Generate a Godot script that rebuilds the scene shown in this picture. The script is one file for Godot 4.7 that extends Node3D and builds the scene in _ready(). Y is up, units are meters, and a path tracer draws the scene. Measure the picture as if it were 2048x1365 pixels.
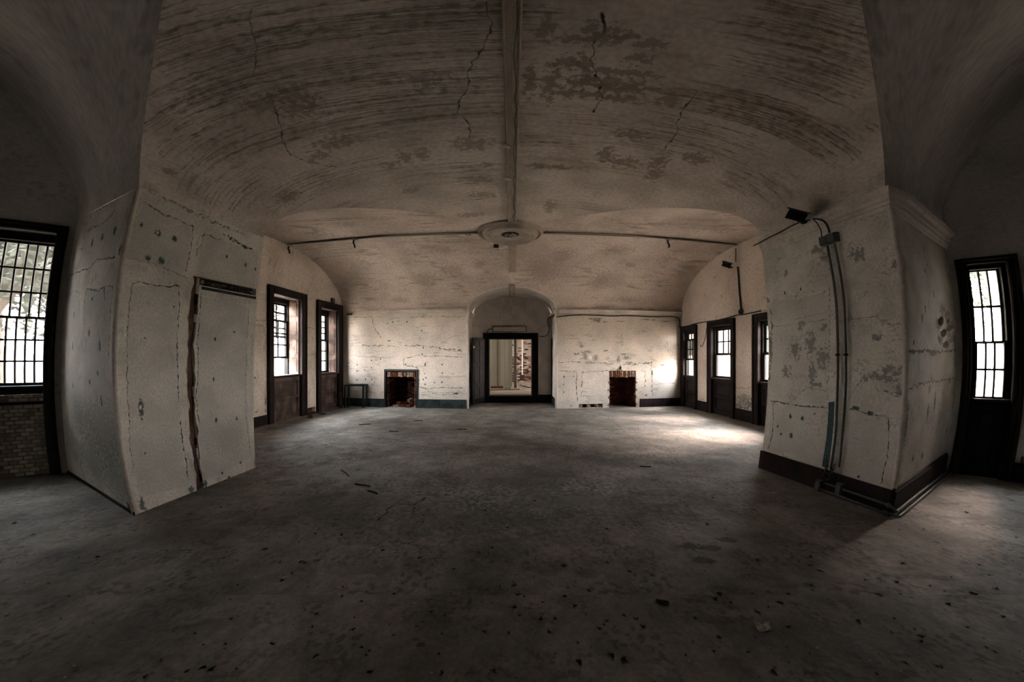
extends Node3D
# Vaulted, abandoned hall: two cross-vaulted bays joined by a wide passage between two piers.
# d = distance in front of the camera (z = -d), x right, h up. Camera 1.5 m above the floor.

const EYE := 1.5
const FOC := 750.0
const HOR := 715.0
const HS := 3.12      # springing height on the piers
const HC := 4.22      # crown height
const HB := 2.90      # springing height on the back wall
const ZC := 8.1       # crown line of the far bay
const ZN := 0.5       # crown line of the near bay
const DN := 3.56      # pier: near corner
const DF := 5.09      # pier: far corner
const DO := 4.87      # pier: outer corner
const DD := 12.36     # wall with the door, at the end of the alcove
const AW := 1.31      # half width of the alcove

var M := {}
var taken := {}
var rng := RandomNumberGenerator.new()

# ------------------------------------------------------------------ helpers
func V(x, h, d) -> Vector3:
	return Vector3(x, h, -d)

func q3(h: float, top: float, a0: float, a1: float, a2: float) -> float:
	var m := top * 0.5
	var t := h / m
	return a0 * (t - 1.0) * (t - 2.0) * 0.5 - a1 * t * (t - 2.0) + a2 * t * (t - 1.0) * 0.5

func lin(x: float, xs: Array, ys: Array) -> float:
	if x <= xs[0]:
		return ys[0]
	for i in range(1, xs.size()):
		if x <= xs[i]:
			return lerpf(ys[i - 1], ys[i], (x - xs[i - 1]) / (xs[i] - xs[i - 1]))
	return ys[-1]

func project(p: Vector3) -> Vector2:
	return Vector2(1024.0 + FOC * p.x / -p.z, HOR - FOC * (p.y - EYE) / -p.z)

func find(F: Callable, px: float, py: float, u: float, v: float, n := 0.0) -> Vector2:
	var want := Vector2(px, py)
	for k in 12:
		var e := want - project(F.call(u, v, n))
		if e.length() < 0.05:
			break
		var p0 := project(F.call(u, v, n))
		var du := (project(F.call(u + 0.002, v, n)) - p0) / 0.002
		var dv := (project(F.call(u, v + 0.002, n)) - p0) / 0.002
		var det := du.x * dv.y - du.y * dv.x
		if absf(det) < 1e-6:
			break
		u += clampf((e.x * dv.y - e.y * dv.x) / det, -0.6, 0.6)
		v += clampf((du.x * e.y - du.y * e.x) / det, -0.6, 0.6)
	return Vector2(u, v)

func floor_at(px: float, py: float, y := 0.0) -> Vector3:
	var d := FOC * (EYE - y) / (py - HOR)
	return V((px - 1024.0) * d / FOC, y, d)

func numbered(called: String) -> String:
	taken[called] = taken.get(called, -1) + 1
	return called if taken[called] == 0 else "%s_%03d" % [called, taken[called]]

func tag(o: Node3D, label: String, category: String, group := "", kind := "") -> Node3D:
	if label: o.set_meta("label", label)
	if category: o.set_meta("category", category)
	if group: o.set_meta("group", group)
	if kind: o.set_meta("kind", kind)
	return o

func thing(called: String, at: Vector3, label: String, category: String, group := "", kind := "") -> Node3D:
	var o := Node3D.new()
	o.name = numbered(called)
	o.position = at
	add_child(o)
	return tag(o, label, category, group, kind)

func mb() -> SurfaceTool:
	var st := SurfaceTool.new()
	st.begin(Mesh.PRIMITIVE_TRIANGLES)
	return st

func done(st: SurfaceTool, called: String, m: Material, parent: Node3D = null, smooth := false) -> MeshInstance3D:
	if not smooth:
		st.set_smooth_group(-1)
	st.generate_normals()
	var o := MeshInstance3D.new()
	o.mesh = st.commit()
	o.material_override = m
	if parent:
		o.name = called
		var p := parent
		var off := Vector3.ZERO
		while p and p != self:
			off += p.position
			p = p.get_parent() as Node3D
		o.position = -off
		parent.add_child(o, true)
	else:
		o.name = numbered(called)
		add_child(o)
	return o

func quad(st: SurfaceTool, a: Vector3, b: Vector3, c: Vector3, d: Vector3) -> void:
	for p in [a, b, c, a, c, d]:
		st.add_vertex(p)

func quad_uv(st: SurfaceTool, p: Array, uv: Array) -> void:
	for i in [0, 1, 2, 0, 2, 3]:
		st.set_uv(uv[i])
		st.set_uv2(uv[i])
		st.add_vertex(p[i])

# a curved sheet: F(u, v, n) over u0..u1, v0..v1
func sheet(st: SurfaceTool, F: Callable, us: Array, vs: Array, uvr: Array) -> void:
	st.set_smooth_group(0)
	for i in us.size() - 1:
		for j in vs.size() - 1:
			var c := [[us[i], vs[j]], [us[i + 1], vs[j]], [us[i + 1], vs[j + 1]], [us[i], vs[j + 1]]]
			var p := []
			var t := []
			for k in c:
				p.append(F.call(k[0], k[1], 0.0))
				t.append(Vector2((k[0] - uvr[0]) / (uvr[1] - uvr[0]), 1.0 - (k[1] - uvr[2]) / (uvr[3] - uvr[2])))
			quad_uv(st, p, t)

func span(a: float, b: float, n: int) -> Array:
	var r := []
	for i in n + 1:
		r.append(lerpf(a, b, float(i) / n))
	return r

func cuts(a: float, b: float, step: float, extra: Array) -> Array:
	var r := span(a, b, maxi(1, int(ceil((b - a) / step))))
	for e in extra:
		if e > a and e < b:
			r.append(e)
	r.sort()
	var o := [r[0]]
	for e in r:
		if e - o[-1] > 0.0005:
			o.append(e)
	return o

# a wall F(u, h, n) with rectangular openings [u0, u1, h0, h1, depth]; top is a height or a function of u
func wall_mesh(st: SurfaceTool, F: Callable, u0: float, u1: float, top, openings: Array, step: float, hmax: float, n := 0.0, reveals := true, extra_u := []) -> void:
	var eu := extra_u.duplicate()
	var eh := []
	for o in openings:
		eu += [o[0], o[1]]
		eh += [o[2], o[3]]
	var us := cuts(u0, u1, step, eu)
	var low: float = 99.0
	for u in us:
		low = minf(low, top.call(u) if top is Callable else top)
	var hs := cuts(0.0, low, step, eh)
	st.set_smooth_group(0)
	for i in us.size() - 1:
		var mu: float = (us[i] + us[i + 1]) * 0.5
		for j in hs.size():
			if j == hs.size() - 1 and not top is Callable:
				continue
			var ha: float = hs[j]
			var mh: float = (ha + hs[j + 1]) * 0.5 if j < hs.size() - 1 else 99.0
			var hole := false
			for o in openings:
				if mu > o[0] and mu < o[1] and mh > o[2] and mh < o[3]:
					hole = true
			if hole:
				continue
			var p := []
			var t := []
			var hb0: float = hs[j + 1] if j < hs.size() - 1 else top.call(us[i])
			var hb1: float = hs[j + 1] if j < hs.size() - 1 else top.call(us[i + 1])
			var parts := 1 if j < hs.size() - 1 else 4
			for k in parts:
				var f0 := float(k) / parts
				var f1 := float(k + 1) / parts
				var cs := [[us[i], lerpf(ha, hb0, f0)], [us[i + 1], lerpf(ha, hb1, f0)], [us[i + 1], lerpf(ha, hb1, f1)], [us[i], lerpf(ha, hb0, f1)]]
				p = []
				t = []
				for c in cs:
					p.append(F.call(c[0], c[1], n))
					t.append(Vector2((c[0] - u0) / (u1 - u0), 1.0 - c[1] / hmax))
				quad_uv(st, p, t)
	if not reveals:
		return
	st.set_smooth_group(-1)
	for o in openings:
		var dp: float = o[4]
		if dp <= 0.0:
			continue
		for e in [[o[0], o[0], o[2], o[3]], [o[1], o[1], o[2], o[3]], [o[0], o[1], o[3], o[3]], [o[0], o[1], o[2], o[2]]]:
			if e[3] <= 0.001:
				continue
			for k in 6:
				var a0: float = lerpf(e[0], e[1], k / 6.0)
				var a1: float = lerpf(e[0], e[1], (k + 1) / 6.0)
				var b0: float = lerpf(e[2], e[3], k / 6.0)
				var b1: float = lerpf(e[2], e[3], (k + 1) / 6.0)
				var uvs := []
				for c in [[a0, b0], [a1, b1]]:
					uvs.append(Vector2((c[0] - u0) / (u1 - u0), 1.0 - c[1] / hmax))
				quad_uv(st, [F.call(a0, b0, n), F.call(a1, b1, n), F.call(a1, b1, n - dp), F.call(a0, b0, n - dp)], [uvs[0], uvs[1], uvs[1], uvs[0]])

# a box with a chamfered front, laid out along F(u, h, n): the front is the larger n
func fbox(st: SurfaceTool, F: Callable, u0: float, u1: float, h0: float, h1: float, n0: float, n1: float, ch := 0.008, seg := 1) -> void:
	st.set_smooth_group(-1)
	var c := minf(ch, minf(u1 - u0, minf(h1 - h0, n1 - n0)) * 0.4)
	var ring := func(h: float, hin: float) -> Array:
		return [F.call(u0, h, n0), F.call(u0, h, n1 - c), F.call(u0 + c, hin, n1), F.call(u1 - c, hin, n1), F.call(u1, h, n1 - c), F.call(u1, h, n0)]
	var prev: Array = ring.call(h0, h0 + c)
	var first := prev
	for k in range(1, seg + 1):
		var h := lerpf(h0, h1, float(k) / seg)
		var cur: Array = ring.call(h, h1 - c if k == seg else h)
		for i in 6:
			var j := (i + 1) % 6
			quad(st, prev[i], prev[j], cur[j], cur[i])
		prev = cur
	quad(st, first[0], first[1], first[4], first[5])
	quad(st, first[1], first[2], first[3], first[4])
	quad(st, prev[0], prev[1], prev[4], prev[5])
	quad(st, prev[1], prev[2], prev[3], prev[4])

# a free box with chamfers, centre, size and basis
func box(st: SurfaceTool, at: Vector3, size: Vector3, turn := Basis(), ch := 0.005) -> void:
	var s := size * 0.5
	var F := func(u, h, n): return at + turn * Vector3(u, h, n)
	fbox(st, F, -s.x, s.x, -s.y, s.y, -s.z, s.z, ch)

func tube(st: SurfaceTool, pts: Array, r: float, sides := 8, caps := true) -> void:
	st.set_smooth_group(1)
	var prev := []
	var nrm := Vector3.UP
	for i in pts.size():
		var a: Vector3 = pts[maxi(i - 1, 0)]
		var b: Vector3 = pts[mini(i + 1, pts.size() - 1)]
		var dir := (b - a).normalized()
		if i == 0:
			nrm = dir.cross(Vector3.UP if absf(dir.y) < 0.9 else Vector3.RIGHT).normalized()
		else:
			nrm = (nrm - dir * nrm.dot(dir)).normalized()
		var bi := dir.cross(nrm)
		var cur := []
		for k in sides:
			var an := TAU * k / sides
			cur.append(pts[i] + (nrm * cos(an) + bi * sin(an)) * r)
		if i > 0:
			for k in sides:
				var j := (k + 1) % sides
				quad(st, prev[k], prev[j], cur[j], cur[k])
		if caps and (i == 0 or i == pts.size() - 1):
			for k in range(1, sides - 1):
				for q in [cur[0], cur[k], cur[k + 1]]:
					st.add_vertex(q)
		prev = cur

# a moulding: profile [[out, up], ...] swept along base points with their outward directions
func moulding(st: SurfaceTool, pts: Array, outs: Array, prof: Array) -> void:
	st.set_smooth_group(-1)
	for i in pts.size() - 1:
		for k in prof.size() - 1:
			var a: Vector3 = pts[i] + outs[i] * prof[k][0] + Vector3.UP * prof[k][1]
			var b: Vector3 = pts[i + 1] + outs[i + 1] * prof[k][0] + Vector3.UP * prof[k][1]
			var c: Vector3 = pts[i + 1] + outs[i + 1] * prof[k + 1][0] + Vector3.UP * prof[k + 1][1]
			var d: Vector3 = pts[i] + outs[i] * prof[k + 1][0] + Vector3.UP * prof[k + 1][1]
			quad(st, a, b, c, d)
	for i in [0, pts.size() - 1]:
		var cs := []
		for k in prof:
			cs.append(pts[i] + outs[i] * k[0] + Vector3.UP * k[1])
		for k in range(1, cs.size() - 1):
			for q in [cs[0], cs[k], cs[k + 1]]:
				st.add_vertex(q)

func smooth_path(p: Array, n := 6) -> Array:
	var r := []
	for i in p.size() - 1:
		var a: Vector3 = p[maxi(i - 1, 0)]
		var b: Vector3 = p[i]
		var c: Vector3 = p[i + 1]
		var e: Vector3 = p[mini(i + 2, p.size() - 1)]
		for k in n:
			r.append(b.cubic_interpolate(c, a, e, float(k) / n))
	r.append(p[-1])
	return r

# ------------------------------------------------------------------ painted plaster, stains and cracks
class Canvas:
	var w := 0
	var h := 0
	var b := PackedByteArray()
	var F
	var r := []        # u0, u1, v0, v1
	var start := Vector2()
	var own: Node3D
	var nz := FastNoiseLite.new()
	var rg := RandomNumberGenerator.new()

	func spot(x: int, y: int, c: Color, a: float) -> void:
		if x < 0 or y < 0 or x >= w or y >= h:
			return
		var i := (y * w + x) * 3
		b[i] = int(lerpf(b[i], c.r * 255.0, a))
		b[i + 1] = int(lerpf(b[i + 1], c.g * 255.0, a))
		b[i + 2] = int(lerpf(b[i + 2], c.b * 255.0, a))

	func at(px: float, py: float) -> Vector2:
		var q: Vector2 = own.find(F, px, py, start.x, start.y)
		return Vector2((q.x - r[0]) / (r[1] - r[0]) * w, (1.0 - (q.y - r[2]) / (r[3] - r[2])) * h)

	# a crack or a torn edge through picture points, width in texture pixels
	func crack(pts: Array, wd: float, c: Color, a := 0.8, rough := 1.0) -> void:
		var q := []
		for p in pts:
			q.append(at(p[0], p[1]))
		line(q, wd, c, a, rough)

	func line(q: Array, wd: float, c: Color, a := 0.8, rough := 1.0) -> void:
		for i in q.size() - 1:
			var n := maxi(2, int((q[i] as Vector2).distance_to(q[i + 1]) * 1.2))
			for k in n:
				var p: Vector2 = (q[i] as Vector2).lerp(q[i + 1], float(k) / n)
				var g := nz.get_noise_2d(p.x * 1.1, p.y * 1.1)
				var o := Vector2(nz.get_noise_2d(p.x * 0.7, p.y * 0.7 + 400.0), nz.get_noise_2d(p.x * 0.7 + 900.0, p.y * 0.7)) * 4.0 * rough
				var rad := maxf(0.25, wd * (0.36 + g * 0.75 * minf(rough, 1.0)))
				if g < -0.5 and rough > 1.2:
					continue
				var R := int(ceil(rad))
				for yy in range(-R, R + 1):
					for xx in range(-R, R + 1):
						var f := clampf(rad + 0.5 - sqrt(xx * xx + yy * yy), 0.0, 1.0)
						if f > 0.0:
							spot(int(p.x + o.x) + xx, int(p.y + o.y) + yy, c, f * a)

	# a patch with a ragged outline; size in texture pixels
	func patch(q: Vector2, rx: float, ry: float, c: Color, a := 0.8, ragged := 0.8, fine := 1.0) -> void:
		for y in range(int(q.y - ry * 1.5), int(q.y + ry * 1.5) + 1):
			for x in range(int(q.x - rx * 1.5), int(q.x + rx * 1.5) + 1):
				var e := Vector2((x - q.x) / rx, (y - q.y) / ry).length()
				if e > 1.5:
					continue
				e += (nz.get_noise_2d(x * 1.4 * fine, y * 1.4 * fine) * 0.9 + nz.get_noise_2d(x * 5.0 * fine, y * 5.0 * fine) * 0.6) * ragged
				if e < 1.0:
					spot(x, y, c, a * clampf((1.0 - e) * 6.0, 0.0, 1.0))

	# the field inside a ghost panel: its coat is a little greyer and worn in grains
	func area(pts: Array, c: Color, a := 0.4, worn := 0.6) -> void:
		var q := PackedVector2Array()
		var box := Rect2(at(pts[0][0], pts[0][1]), Vector2.ZERO)
		for p in pts:
			q.append(at(p[0], p[1]))
			box = box.expand(q[-1])
		for y in range(int(box.position.y), int(box.end.y) + 1):
			for x in range(int(box.position.x), int(box.end.x) + 1):
				if Geometry2D.is_point_in_polygon(Vector2(x, y), q):
					spot(x, y, c, clampf(a * (1.0 + nz.get_noise_2d(x * 3.0, y * 1.5) * worn * 2.0), 0.0, 1.0))

	func blot(px: float, py: float, rx: float, ry: float, c: Color, a := 0.8, ragged := 0.8, fine := 1.0) -> void:
		patch(at(px, py), rx, ry, c, a, ragged, fine)

	# many short scraped strokes along texture x
	func hatch(px: float, py: float, rx: float, ry: float, n: int, c: Color, a := 0.5) -> void:
		var q := at(px, py)
		for k in n:
			var y := q.y + rg.randf_range(-ry, ry)
			var x := q.x + rg.randf_range(-rx, rx)
			var l := rg.randf_range(0.2, 0.8) * rx
			line([Vector2(x - l, y), Vector2(x + l, y + rg.randf_range(-1.5, 1.5))], rg.randf_range(0.7, 2.2), c, a * rg.randf_range(0.4, 1.0), 0.45)

	func texture() -> ImageTexture:
		return ImageTexture.create_from_image(Image.create_from_data(w, h, false, Image.FORMAT_RGB8, b))

func noise_bytes(w: int, h: int, sd: int, freq: float, sx := 1.0, sy := 1.0, oct := 4) -> PackedByteArray:
	var n := FastNoiseLite.new()
	n.seed = sd
	n.noise_type = FastNoiseLite.TYPE_SIMPLEX_SMOOTH
	n.frequency = freq
	n.fractal_octaves = oct
	var im := n.get_image(maxi(8, int(w / sx)), maxi(8, int(h / sy)), false, false, false)
	# widen to the full 0..255 range
	if im.get_width() != w or im.get_height() != h:
		im.resize(w, h, Image.INTERPOLATE_BILINEAR)
	im.convert(Image.FORMAT_L8)
	return im.get_data()

# plaster: light and dull patches, fine grain, and scrapes (stretched along x by sx) where the region noise is high
func canvas(w: int, h: int, sd: int, light: Color, dull: Color, scrape: Color, sx := 10.0, amount := 0.5, F = null, r := [], start := Vector2(), sy := 1.0) -> Canvas:
	var c := Canvas.new()
	c.w = w
	c.h = h
	c.F = F
	c.r = r
	c.start = start
	c.own = self
	c.nz.seed = sd
	c.nz.frequency = 0.05
	c.nz.fractal_octaves = 2
	c.rg.seed = sd
	var a := noise_bytes(w, h, sd, 0.006)
	var g := noise_bytes(w, h, sd + 1, 0.09, 1.0, 1.0, 3)
	var s := noise_bytes(w, h, sd + 2, 0.05, sx, sy, 3)
	var z := noise_bytes(w, h, sd + 3, 0.007, 1.0, 1.0, 3)
	var lut_mix := PackedFloat32Array()
	var lut_s := PackedFloat32Array()
	var lut_z := PackedFloat32Array()
	for i in 256:
		var t := i / 255.0
		lut_mix.append(smoothstep(0.25, 0.78, t))
		lut_s.append(smoothstep(0.52, 0.66, t))
		lut_z.append(smoothstep(0.62 - 0.35 * amount, 0.86 - 0.25 * amount, t) * amount)
	var out := PackedByteArray()
	out.resize(w * h * 3)
	var j := 0
	var lr := PackedFloat32Array()
	var lg := PackedFloat32Array()
	var lb := PackedFloat32Array()
	var lf := PackedFloat32Array()
	for i in 256:
		var cc := light.lerp(dull, lut_mix[i])
		lr.append(cc.r * 230.0)
		lg.append(cc.g * 230.0)
		lb.append(cc.b * 230.0)
		lf.append(0.978 + i * 0.00087)
	var sr := scrape.r * 230.0
	var sg := scrape.g * 230.0
	var sb := scrape.b * 230.0
	for i in w * h:
		var m := a[i]
		var f := lf[g[i]]
		var k := lut_z[z[i]]
		if k > 0.0:
			k *= lut_s[s[i]]
			var o := (1.0 - k) * f
			k *= f
			out[j] = int(lr[m] * o + sr * k)
			out[j + 1] = int(lg[m] * o + sg * k)
			out[j + 2] = int(lb[m] * o + sb * k)
		else:
			out[j] = int(lr[m] * f)
			out[j + 1] = int(lg[m] * f)
			out[j + 2] = int(lb[m] * f)
		j += 3
	c.b = out
	return c

func paint(c: Color, rough: float, t: Texture2D = null, bump := 0.0, tri := 0.0) -> StandardMaterial3D:
	var m := StandardMaterial3D.new()
	m.albedo_color = c
	m.roughness = rough
	m.metallic_specular = 0.3
	m.cull_mode = BaseMaterial3D.CULL_DISABLED
	if t:
		m.albedo_texture = t
		if bump > 0.0:
			m.heightmap_enabled = true
			m.heightmap_texture = t
			m.heightmap_scale = bump
	if tri > 0.0:
		m.uv1_triplanar = true
		m.uv1_world_triplanar = true
		m.uv1_scale = Vector3.ONE * tri
	return m

# ------------------------------------------------------------------ the shape of the place
func arch_half(d: float) -> float:
	return lerpf(3.54, 3.37, clampf((d - DN) / (DF - DN), 0.0, 1.0))

func crown(x: float) -> float:
	return ZC + 0.85 * pow(x / 5.3, 2.0)

func back(x: float) -> float:
	return 10.9 + 0.7 * pow(x / 5.25, 2.0)

func far_x(d: float, s: float) -> float:
	return s * lin(d, [5.0, 8.4, 9.6, 11.7], [5.62, 5.46, 5.40, 5.24])

func edge_near(h: float, s: float) -> float:
	return -q3(h, HS, 3.58, 3.77, 3.54) if s < 0.0 else q3(h, HS, 3.57, 3.74, 3.54)

func edge_far(h: float, s: float) -> float:
	return -q3(h, HS, 3.48, 3.50, 3.37) if s < 0.0 else q3(h, HS, 3.37, 3.48, 3.37)

func edge_outer(h: float, s: float) -> float:
	return -q3(h, 3.3, 5.76, 5.85, 5.63) if s < 0.0 else q3(h, 3.1, 5.58, 5.77, 5.59)

# near walls, beyond the piers: plan points run from the pier's outer corner towards the camera
var plan_l := [[-5.76, 4.87], [-6.27, 4.59], [-6.75, 4.25], [-7.0, 3.5], [-7.05, 0.5], [-7.05, -2.57]]
var plan_r := [[5.58, 4.87], [6.14, 4.52], [6.62, 4.18], [6.9, 3.5], [6.95, 0.5], [6.95, -2.57]]

func near_wall(u: float, h: float, n: float, s: float) -> Vector3:
	var pl: Array = plan_l if s < 0.0 else plan_r
	var x: float = pl[0][0]
	var d: float = pl[0][1]
	var nx := 0.0
	var nd := -1.0
	for i in pl.size() - 1:
		var a := Vector2(pl[i][0], pl[i][1])
		var b := Vector2(pl[i + 1][0], pl[i + 1][1])
		var l := a.distance_to(b)
		var dir := (b - a) / l
		if u <= l or i == pl.size() - 2:
			x = a.x + dir.x * u
			d = a.y + dir.y * u
			nx = dir.y * -s
			nd = dir.x * s
			if nd > 0.0:
				nx = -nx
				nd = -nd
			if absf(nd) < 0.01:
				nx = -s
				nd = 0.0
			break
		u -= l
	var bow := edge_outer(minf(h, 3.4), s) - edge_outer(0.0, s)
	return V(x + bow + nx * n, h, d + nd * n)

func near_wall_len(s: float) -> float:
	var pl: Array = plan_l if s < 0.0 else plan_r
	var t := 0.0
	for i in pl.size() - 1:
		t += Vector2(pl[i][0], pl[i][1]).distance_to(Vector2(pl[i + 1][0], pl[i + 1][1]))
	return t

# the arch line where the near vault meets the side walls, [u, h] on the wall
func lunette(s: float) -> Array:
	var F := near_wall.bind(s)
	var px := [[155, 400], [145, 370], [125, 330], [100, 290], [70, 245], [35, 205], [0, 172]] if s < 0.0 else [[1891, 400], [1904, 365], [1934, 320], [1974, 265], [2019, 220], [2048, 192]]
	var r := [[0.0, 3.3 if s < 0.0 else 3.1]]
	for p in px:
		var q := find(F, p[0], p[1], 0.2, 4.0)
		if q.x > r[-1][0] + 0.004 and q.y > r[-1][1]:
			r.append([q.x, q.y])
	var last: Array = r[-1]
	r.append([last[0] + 0.25, last[1] + 0.22])
	r.append([last[0] + 0.7, last[1] + 0.42])
	r.append([last[0] + 1.6, last[1] + 0.55])
	r.append([near_wall_len(s) - 3.07, last[1] + 0.6])
	r.append([near_wall_len(s), last[1] + 0.6])
	return r

# ------------------------------------------------------------------ windows
func window(called: String, label: String, F: Callable, u0: float, u1: float, cw: float, hcase: float, hsill: float, rec: float, o: Dictionary) -> void:
	var base: Vector3 = F.call((u0 + u1) * 0.5, 0.0, 0.0)
	var root := thing(called, base, label, "window", "", "structure")
	var wood: Material = o.wood
	var a := u0 + cw
	var b := u1 - cw
	var top := hcase - cw
	var st := mb()
	var foot: float = o.get("foot", 0.0)
	fbox(st, F, u0, a, foot, hcase, -0.02, o.get("proud", 0.055), 0.012, 10)
	fbox(st, F, b, u1, foot, hcase, -0.02, 0.055, 0.012, 10)
	fbox(st, F, a, b, top, hcase, -0.02, 0.055, 0.012)
	# outer bead of the casing
	fbox(st, F, u0 - 0.012, u0 + 0.03, foot, hcase + 0.012, o.get("proud", 0.055) - 0.025, o.get("proud", 0.055) + 0.02, 0.008, 10)
	fbox(st, F, u1 - 0.03, u1 + 0.012, foot, hcase + 0.012, 0.03, 0.078, 0.008, 10)
	fbox(st, F, u0 + 0.03, u1 - 0.03, hcase - 0.03, hcase + 0.012, 0.03, 0.078, 0.008)
	done(st, "casing", wood, root)
	# lining of the recess
	st = mb()
	fbox(st, F, a - 0.03, a, 0.0, top + 0.03, -rec - 0.06, -0.02, 0.004, 10)
	fbox(st, F, b, b + 0.03, 0.0, top + 0.03, -rec - 0.06, -0.02, 0.004, 10)
	fbox(st, F, a, b, top, top + 0.03, -rec - 0.06, -0.02, 0.004)
	done(st, "lining", o.get("lining", wood), root)
	st = mb()
	fbox(st, F, a, b, hsill - 0.05, hsill, -rec - 0.08, 0.03 if not o.get("deep", false) else -0.02, 0.01)
	done(st, "sill", o.get("sillmat", wood), root)
	# panelled shutters folded into the reveals
	if o.get("shutters", false):
		for side in [0, 1]:
			var uu: float = a if side == 0 else b
			var sg: float = 1.0 if side == 0 else -1.0
			var G := func(w, h, n): return F.call(uu + sg * n, h, -w)
			var sm := mb()
			fbox(sm, G, 0.03, rec - 0.07, hsill, top, 0.0, 0.03, 0.004, 6)
			var leaf := done(sm, "shutter", o.shutter, root)
			var rows := 4
			for k in rows:
				var h0 := lerpf(hsill, top, (k + 0.12) / rows)
				var h1 := lerpf(hsill, top, (k + 0.88) / rows)
				var pm := mb()
				fbox(pm, G, 0.075, rec - 0.115, h0, h1, 0.03, 0.038, 0.006)
				done(pm, "panel", o.shutter, leaf)
	# panelled apron under the sill
	if o.get("apron", true):
		st = mb()
		fbox(st, F, a, b, 0.0, hsill - 0.05, -0.12, -0.045, 0.004, 4)
		var ap := done(st, "apron", o.get("apronmat", wood), root)
		var rails := [[0.0, 0.14], [hsill * 0.46, hsill * 0.46 + 0.07], [hsill - 0.15, hsill - 0.05]]
		st = mb()
		for q in rails:
			fbox(st, F, a, b, q[0], q[1], -0.045, -0.02, 0.01)
		fbox(st, F, a, a + 0.08, 0.14, hsill - 0.15, -0.045, -0.02, 0.01, 4)
		fbox(st, F, b - 0.08, b, 0.14, hsill - 0.15, -0.045, -0.02, 0.01, 4)
		done(st, "rail", o.get("apronmat", wood), ap)
		for q in [[0.17, hsill * 0.46 - 0.03], [hsill * 0.46 + 0.10, hsill - 0.18]]:
			st = mb()
			fbox(st, F, a + 0.11, b - 0.11, q[0], q[1], -0.045, -0.03, 0.014, 3)
			done(st, "panel", o.get("apronmat", wood), ap)
	# sashes
	var head: float = o.get("head", 0.05)
	var t2: float = top - head
	st = mb()
	fbox(st, F, a, b, t2, top, -rec - 0.05, -rec + 0.05, 0.006)
	fbox(st, F, a, a + 0.035, hsill, t2, -rec - 0.05, -rec + 0.045, 0.006, 6)
	fbox(st, F, b - 0.035, b, hsill, t2, -rec - 0.05, -rec + 0.045, 0.006, 6)
	done(st, "sash_frame", o.get("sashmat", wood), root)
	var mid: float = o.get("mid", (hsill + t2) * 0.5)
	var lift: float = o.get("lift", 0.0)
	var drop: float = o.get("drop", 0.0)
	sash(root, F, a + 0.035, b - 0.035, mid - drop, t2 - drop, -rec - 0.022, o, o.rows_up)
	sash(root, F, a + 0.035, b - 0.035, hsill + lift, mid + 0.035 + lift, -rec + 0.018, o, o.rows_low)

func sash(root: Node3D, F: Callable, a: float, b: float, h0: float, h1: float, n: float, o: Dictionary, rows: int) -> void:
	var w: float = o.get("rail", 0.045)
	var cols: int = o.cols if rows > 0 else 1
	rows = maxi(rows, 1)
	var st := mb()
	fbox(st, F, a, a + w, h0, h1, n - 0.018, n + 0.018, 0.005, 5)
	fbox(st, F, b - w, b, h0, h1, n - 0.018, n + 0.018, 0.005, 5)
	fbox(st, F, a + w, b - w, h0, h0 + w * 1.2, n - 0.018, n + 0.018, 0.005)
	fbox(st, F, a + w, b - w, h1 - w, h1, n - 0.018, n + 0.018, 0.005)
	var s := done(st, "sash", o.get("sashmat", o.wood), root)
	var bar: float = o.get("bar", 0.009)
	var g0 := h0 + w * 1.2
	var g1 := h1 - w
	for i in range(1, cols):
		var u := lerpf(a + w, b - w, float(i) / cols)
		st = mb()
		fbox(st, F, u - bar, u + bar, g0, g1, n - 0.012, n + 0.012, 0.004, 5)
		done(st, "muntin", o.get("sashmat", o.wood), s)
	for j in range(1, rows):
		var h := lerpf(g0, g1, float(j) / rows)
		st = mb()
		fbox(st, F, a + w, b - w, h - bar * o.get("flat", 1.0), h + bar * o.get("flat", 1.0), n - 0.011, n + 0.013, 0.004)
		done(st, "muntin", o.get("sashmat", o.wood), s)
	for i in cols:
		for j in rows:
			var ua := lerpf(a + w, b - w, float(i) / cols)
			var ub := lerpf(a + w, b - w, float(i + 1) / cols)
			var ha := lerpf(g0, g1, float(j) / rows)
			var hb := lerpf(g0, g1, float(j + 1) / rows)
			st = mb()
			quad(st, F.call(ua, ha, n), F.call(ub, ha, n), F.call(ub, hb, n), F.call(ua, hb, n))
			done(st, "pane", o.get("glass", M.glass), s)

# courses of bricks as parts of a wall; F(u, h, n)
func bricks(parent: Node3D, F: Callable, u0: float, u1: float, h0: float, h1: float, bl: float, bh: float, n0: float, n1: float, mats: Array, rough := 0.006) -> void:
	var rows := int(round((h1 - h0) / bh))
	bh = (h1 - h0) / rows
	for j in rows:
		var u := u0 - (bl * 0.5 if j % 2 else 0.0)
		while u < u1 - 0.005:
			var a := maxf(u, u0)
			var b := minf(u + bl, u1)
			u += bl
			if b - a < 0.02:
				continue
			var st := mb()
			var k := rng.randf_range(-rough, rough)
			fbox(st, F, a + 0.005, b - 0.005, h0 + j * bh + 0.004, h0 + (j + 1) * bh - 0.004, n0, n1 + k, 0.005)
			done(st, "brick", mats[rng.randi() % mats.size()], parent)

# ------------------------------------------------------------------ ready
func _ready() -> void:
	rng.seed = 7
	look()
	materials()
	shell()
	far_windows()
	near_windows()
	alcove_and_door()
	next_room()
	fireplaces()
	ceiling_fittings()
	pier_fittings()
	wall_fittings()
	clutter()
	outside()

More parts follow.
